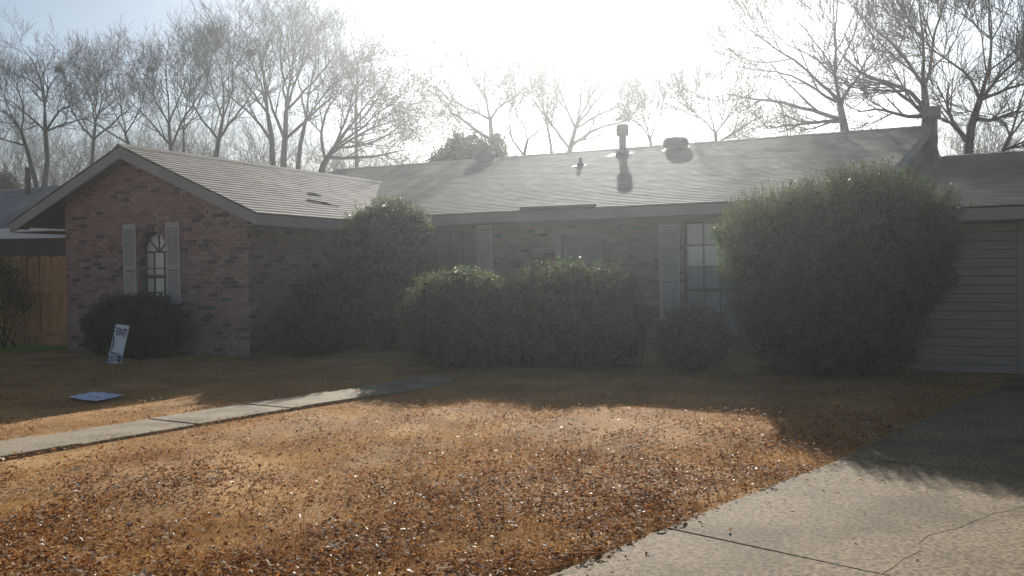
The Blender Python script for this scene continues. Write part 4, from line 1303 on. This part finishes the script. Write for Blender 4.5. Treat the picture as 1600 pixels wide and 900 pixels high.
# evergreens behind the roof
p = at(738, 235, 31)
shrub('evergreen_bush', 'dark evergreen clump with three rounded tops behind the main ridge', [tuple(at(715, 262, 31)) + (.75, .6, 1.25), tuple(at(742, 258, 31)) + (.75, .6, 1.1), tuple(at(775, 262, 31)) + (.5, .5, 1.2), tuple(at(690, 268, 31)) + (.5, .5, .75)],
      14000, .11, M['oakleaf'], 19, sprigs=160, sprig_len=(.15, .4), base=(p.x, p.y, 0), core=.7)
p = at(12, 300, 34)
shrub('evergreen_bush', 'dark evergreen bush above the neighbouring roof at the far left', [tuple(at(10, 305, 34)) + (1.0, .7, 1.2), tuple(at(-20, 300, 34)) + (.9, .7, 1.2)], 9000, .11, M['oakleaf'], 20, sprigs=80, sprig_len=(.15, .4), base=(p.x, p.y, 0), core=.7)


# far thicket: saplings and brush that read as one mass of twigs
def thicket(name, u0, u1, n, hv, seed, mt, y0=44, y1=56):
    r = np.random.default_rng(seed)
    us = r.uniform(u0, u1, n); Ys = r.uniform(y0, y1, n)
    B = np.array([np.array(at(u, 330, y)) for u, y in zip(us, Ys)]); B[:, 2] = 0
    top = np.array([at(u, np.interp(u, [p[0] for p in hv], [p[1] for p in hv]) + r.uniform(0, 50), y).z for u, y in zip(us, Ys)])
    t = np.linspace(0, 1, 6)
    lean = r.normal(0, .22, (n, 2))
    hh = top * r.uniform(.45, .75, n)
    P = np.stack([B[:, 0][:, None] + lean[:, :1] * hh[:, None] * t ** 1.3, B[:, 1][:, None] + lean[:, 1:] * hh[:, None] * t ** 1.3, hh[:, None] * t[None, :]], -1)
    P[:, 1:] += r.normal(0, .10, P[:, 1:].shape)
    rad = np.linspace(.09, .04, 6)[None, :] * r.uniform(.6, 1.3, n)[:, None]
    parts = [tubes(P, rad, 4)]
    for k, (m_, an, lf_, n_) in enumerate(((7, (.3, .9), (.5, .95), 5), (6, (.3, .9), (.4, .8), 4), (6, (.3, .9), (.4, .8), 4))):
        P, rad = grow(P, rad, m_, an, lf_, .55, n_, r, t0=.25, trop=.05, rmin=.008); parts.append(tubes(P, rad, 3))
    V, F = join(parts)
    o = raw(name, V, F, mt); tag(o, 'tangle of far bare saplings closing the gaps between the trees', 'thicket', kind='stuff')


thicket('thicket', -90, 640, 125, [(-90, 150), (200, 165), (400, 150), (560, 190), (640, 232)], 50, M['twig'])
thicket('thicket', 780, 1700, 90, [(780, 225), (980, 205), (1100, 190), (1250, 165), (1500, 190), (1700, 190)], 51, M['twig'])
bpy.data.objects['thicket.001']['label'] = 'far row of thin saplings behind the roof, from flue pipe to right edge'
bpy.data.objects['thicket']['label'] = 'tangle of far bare saplings behind the left row of trees'

# squirrel nests in the crowns
for i, (u, v, Y_, lab) in enumerate(((92, 109, 36.2, 'small leaf nest in the far left spreading tree'), (235, 108, 37, 'dark leaf nest high in the straight tree behind the gable'), (391, 82, 36, 'dark leaf nest high in the largest bare tree'))):
    c = np.array(at(u, v, Y_)); r = np.random.default_rng(60 + i)
    n = 260
    V1, F1 = leaves(c + r.normal(0, .085, (n, 3)) * np.array([1.2, 1, .8]), unit(n, r), .14, .55, r=r)
    o = raw('nest', V1, F1, M['oakleaf']); tag(o, lab, 'nest', 'leaf nests in the bare trees')

# ================================================================== LAWN: blades and leaf litter
def blades(name, P, h, w, lean, mt, label, seed, kind='stuff'):
    r = np.random.default_rng(seed); n = len(P)
    a = r.uniform(0, 2 * np.pi, n); b = r.uniform(0, 2 * np.pi, n)
    hh = h * r.uniform(.5, 1.3, n); ln = lean * r.uniform(.3, 1.2, n)
    base = np.stack([P[:, 0], P[:, 1], np.full(n, -.012)], 1)
    wv = np.stack([np.cos(a), np.sin(a), np.zeros(n)], 1) * (w * r.uniform(.6, 1.3, n))[:, None]
    tip = base + np.stack([np.cos(b) * ln, np.sin(b) * ln, hh], 1)
    V = np.stack([base - wv, base + wv, tip], 1).reshape(-1, 3)
    o = raw(name, V, np.arange(3 * n).reshape(n, 3), mt); tag(o, label, 'grass', kind=kind)
    return o


G = lawn_pts(400000, 3.6, 16, 1.35)
keep = vnoise(G[:, 0], G[:, 1], 1.6, 3) * .6 + vnoise(G[:, 0], G[:, 1], 5, 4) * .4 > rng.uniform(.12, .62, len(G)) * .9
G = G[keep]
blades('grass', G, .024, .0016, .035, M['grass'], 'dormant straw-coloured grass of the front lawn', 70)
gp = np.stack([rng.uniform(-21, -16.6, 30000), rng.uniform(11.9, 13.2, 30000)], 1)
gp = gp[(gp[:, 1] > 12.0 + .12 * (gp[:, 0] + 18)) & (gp[:, 1] < 13.3 + (gp[:, 0] + 17) * .28 - .05)]
blades('green_grass', gp, .06, .003, .03, M['green_grass'], 'strip of green grass at the foot of the fence', 71)


def leaf_density(x, y):
    dd = edge_x(y) - x                               # distance from the driveway
    d = .22 + .75 * np.exp(-dd / 1.6) + .25 * (vnoise(x, y, .8, 9) > .5)
    d *= .12 + 2.0 * np.clip(vnoise(x, y, 1.9, 8) * .6 + vnoise(x, y, 4.3, 10) * .5 - .27, 0, 1)
    d *= np.where(y < 5.5, 1.25, 1)
    return np.clip(d, 0.02, 1.3)


def curl_leaves(P, size, r, lift=.02):
    """curled dead leaves: 3 x 2 strip bent along and across, 4 quads -> 8 tris each, irregular outline"""
    n = len(P)
    a = r.uniform(0, 2 * np.pi, n)
    tx = np.stack([np.cos(a), np.sin(a), r.normal(0, .28, n)], 1); tx /= np.linalg.norm(tx, axis=1, keepdims=True)
    nz_ = unit(n, r) * .45 + np.array([0, 0, 1]); nz_ -= tx * (nz_ * tx).sum(1, keepdims=True); nz_ /= np.linalg.norm(nz_, axis=1, keepdims=True)
    ty = np.cross(nz_, tx)
    s = size * r.uniform(.55, 1.35, n); w = s * r.uniform(.2, .5, n)
    cl = r.normal(0, .22, n) * s; fo = r.uniform(-.1, .45, n) * w
    def pt(u, v): return P + tx * (u * s)[:, None] + ty * (v * w)[:, None] + nz_ * ((u * u * 4) * cl + abs(v) * 2 * fo)[:, None]
    wv = [.0, .42, .5, .3, .0]; us = [-.5, -.22, .05, .3, .5]
    V = []
    for u, v in zip(us, wv):
        if v == 0: V.append(pt(u, 0.))
        else:
            V += [pt(u, v), pt(u, 0.), pt(u, -v)]
    V = np.stack(V, 1)       # 0 | 1 2 3 | 4 5 6 | 7 8 9 | 10
    f = np.array([(0, 2, 1), (0, 3, 2), (1, 2, 5), (1, 5, 4), (2, 3, 6), (2, 6, 5), (4, 5, 8), (4, 8, 7), (5, 6, 9), (5, 9, 8), (7, 8, 10), (8, 9, 10)])
    F = (np.arange(n) * 11)[:, None, None] + f[None]
    return V, F.reshape(-1, 3)


Q = lawn_pts(150000, 3.5, 17, 1.15)
dens_ = leaf_density(Q[:, 0], Q[:, 1])
Q = Q[rng.random(len(Q)) < dens_ * .6]
lr = np.random.default_rng(80)
P3 = np.stack([Q[:, 0], Q[:, 1], lr.uniform(.010, .045, len(Q))], 1)
V, F = curl_leaves(P3, .036, lr)
mi_ = np.repeat((lr.random(len(Q)) < .10).astype(int), 12)
lit = raw('leaf_litter', V.reshape(-1, 3), F, [M['leaf'], M['leaf_pale']], smooth=False, mi=mi_)
tag(lit, 'brown and orange fallen leaves scattered over the front lawn', 'leaves', kind='stuff')
qp = np.stack([rng.uniform(-.42, .42, 420), 9.0 + rng.random(420) ** .7 * 4.5], 1)  # leaves added to deepen the shade on the walkway end
V2, F2 = curl_leaves(np.stack([path_x(qp[:, 1]) + qp[:, 0], qp[:, 1], np.full(420, .03)], 1), .042, lr)
tag(raw('path_shade_leaves', V2.reshape(-1, 3), F2, M['leaf']), 'brown leaves added to darken the shaded end of the walkway', 'leaves', kind='stuff')
# broken bits and stems of leaves, thin and pale
Q2 = lawn_pts(60000, 3.5, 14, 1.3)
Q2 = Q2[rng.random(len(Q2)) < leaf_density(Q2[:, 0], Q2[:, 1]) * .5]
n = len(Q2)
b = np.stack([Q2[:, 0], Q2[:, 1], lr.uniform(.003, .02, n)], 1)
dv = unit(n, lr) * np.array([1, 1, .4]) * lr.uniform(.02, .07, n)[:, None]
PP = np.stack([b, b + dv * .5 + lr.normal(0, .004, (n, 3)), b + dv], 1); PP[..., 2] = np.maximum(PP[..., 2], .002)
V, F = tubes(PP, np.full((n, 3), .0011), 3)
o = raw('leaf_stems', V, F, M['leaf']); tag(o, 'thin broken leaf stalks and twigs in the grass', 'litter', kind='stuff')
# the 300 leaves that show largest: pieces of the lawn
big = curl_leaves(np.zeros((8, 3)), .070, np.random.default_rng(81))
bms = []
for i in range(8):
    me = bpy.data.meshes.new('leaf')
    me.from_pydata([tuple(v) for v in big[0][i]], [], [tuple(f) for f in big[1][:12]])
    me.materials.append(M['leaf_pale'] if i in (1, 4, 6) else M['leaf_big']); bms.append(me)
Q3 = lawn_pts(6000, 3.6, 8.0, 1.6)
Q3 = Q3[rng.random(len(Q3)) < leaf_density(Q3[:, 0], Q3[:, 1]) * .9][:290]
extra = [(-1.02, 7.10), (-.93, 7.2), (-1.05, 7.02), (-.99, 7.28), (-.78, 7.3), (-1.3, 6.02), (-1.28, 6.1), (-1.36, 5.9), (-1.45, 5.2), (-1.52, 5.0)]
for i, (x, y) in enumerate(list(map(tuple, Q3)) + extra):
    o = link('leaf', bms[i % 8], lawn)
    o.location = (float(x), float(y), random.uniform(.022, .045)); s_ = random.uniform(.75, 1.2)
    o.scale = (s_,) * 3; o.rotation_euler = (random.gauss(0, .25), random.gauss(0, .25), random.uniform(0, 6.28))
# a few leaves and grit on the concrete
ng_ = 70
yy = rng.uniform(4.0, 7.5, ng_); xx = edge_x(yy) + rng.exponential(.25, ng_)
V, F = curl_leaves(np.stack([xx, yy, np.full(ng_, .016)], 1), .03, np.random.default_rng(82))
o = raw('driveway_litter', V.reshape(-1, 3), F, M['leaf']); tag(o, 'small leaves blown onto the driveway edge', 'leaves', kind='stuff')

# debris on the roof
def roof_stick(a, b, rad, mt, label):
    a, b = Vector(a), Vector(b)
    o = MB().tube([a, a.lerp(b, .35) + Vector((0, 0, .01)), a.lerp(b, .7) - Vector((0, 0, .004)), b], [rad, rad * .9, rad * .7, rad * .4], 6).build('stick', mt); tag(o, label, 'stick', 'sticks fallen on the roof')


def on_wing(x, y, h_=.025): return (x, y, zw(x) + h_)


roof_stick(on_wing(-12.42, 15.62), on_wing(-12.34, 15.95), .035, M['flash'], 'short white stick lying on the wing roof')
roof_stick(on_wing(-11.92, 14.95), on_wing(-11.72, 15.75), .02, M['bark'], 'long dark twig lying on the wing roof below the white stick')
r = np.random.default_rng(90)
n = 170
xs_, yv_ = r.uniform(-13.9, -11.1, n), r.uniform(12.6, 18.5, n)
pw = np.stack([xs_, yv_, RZ - WS * np.abs(xs_ - RX) + .03], 1)[yv_ < YE + (RZ - WS * np.abs(xs_ - RX) - ZE) / MS - .2]
xm, ym = r.uniform(-10.5, -1.5, n), r.uniform(16.4, 22.4, n)
pm_ = np.stack([xm, ym, ZE + MS * (ym - YE) + .03], 1)[(xm > -11 + (ym - 15.8) * -.7)]
V, F = curl_leaves(np.concatenate([pw, pm_]), .035, r)
o = raw('roof_leaves', V.reshape(-1, 3), F, M['leaf']); tag(o, 'small dead leaves caught on the roof shingles', 'leaves', kind='stuff')

# ================================================================== HAZE, added to stand in for lens glare
hm = bpy.data.materials.new('glare_haze'); hm.use_nodes = True
nt = hm.node_tree
for nd_ in list(nt.nodes):
    if nd_.type == 'BSDF_PRINCIPLED': nt.nodes.remove(nd_)
pv = nt.nodes.new('ShaderNodeVolumePrincipled')
pv.inputs['Color'].default_value = HAZE['color']
pv.inputs['Density'].default_value = HAZE['density']
pv.inputs['Anisotropy'].default_value = HAZE['g']
nt.links.new(pv.outputs[0], nt.nodes['Material Output'].inputs['Volume'])
hz = MB().box(-205, 205, -65, 285, -1.2, 24).build('glare_haze', hm)
tag(hz, kind='stuff')
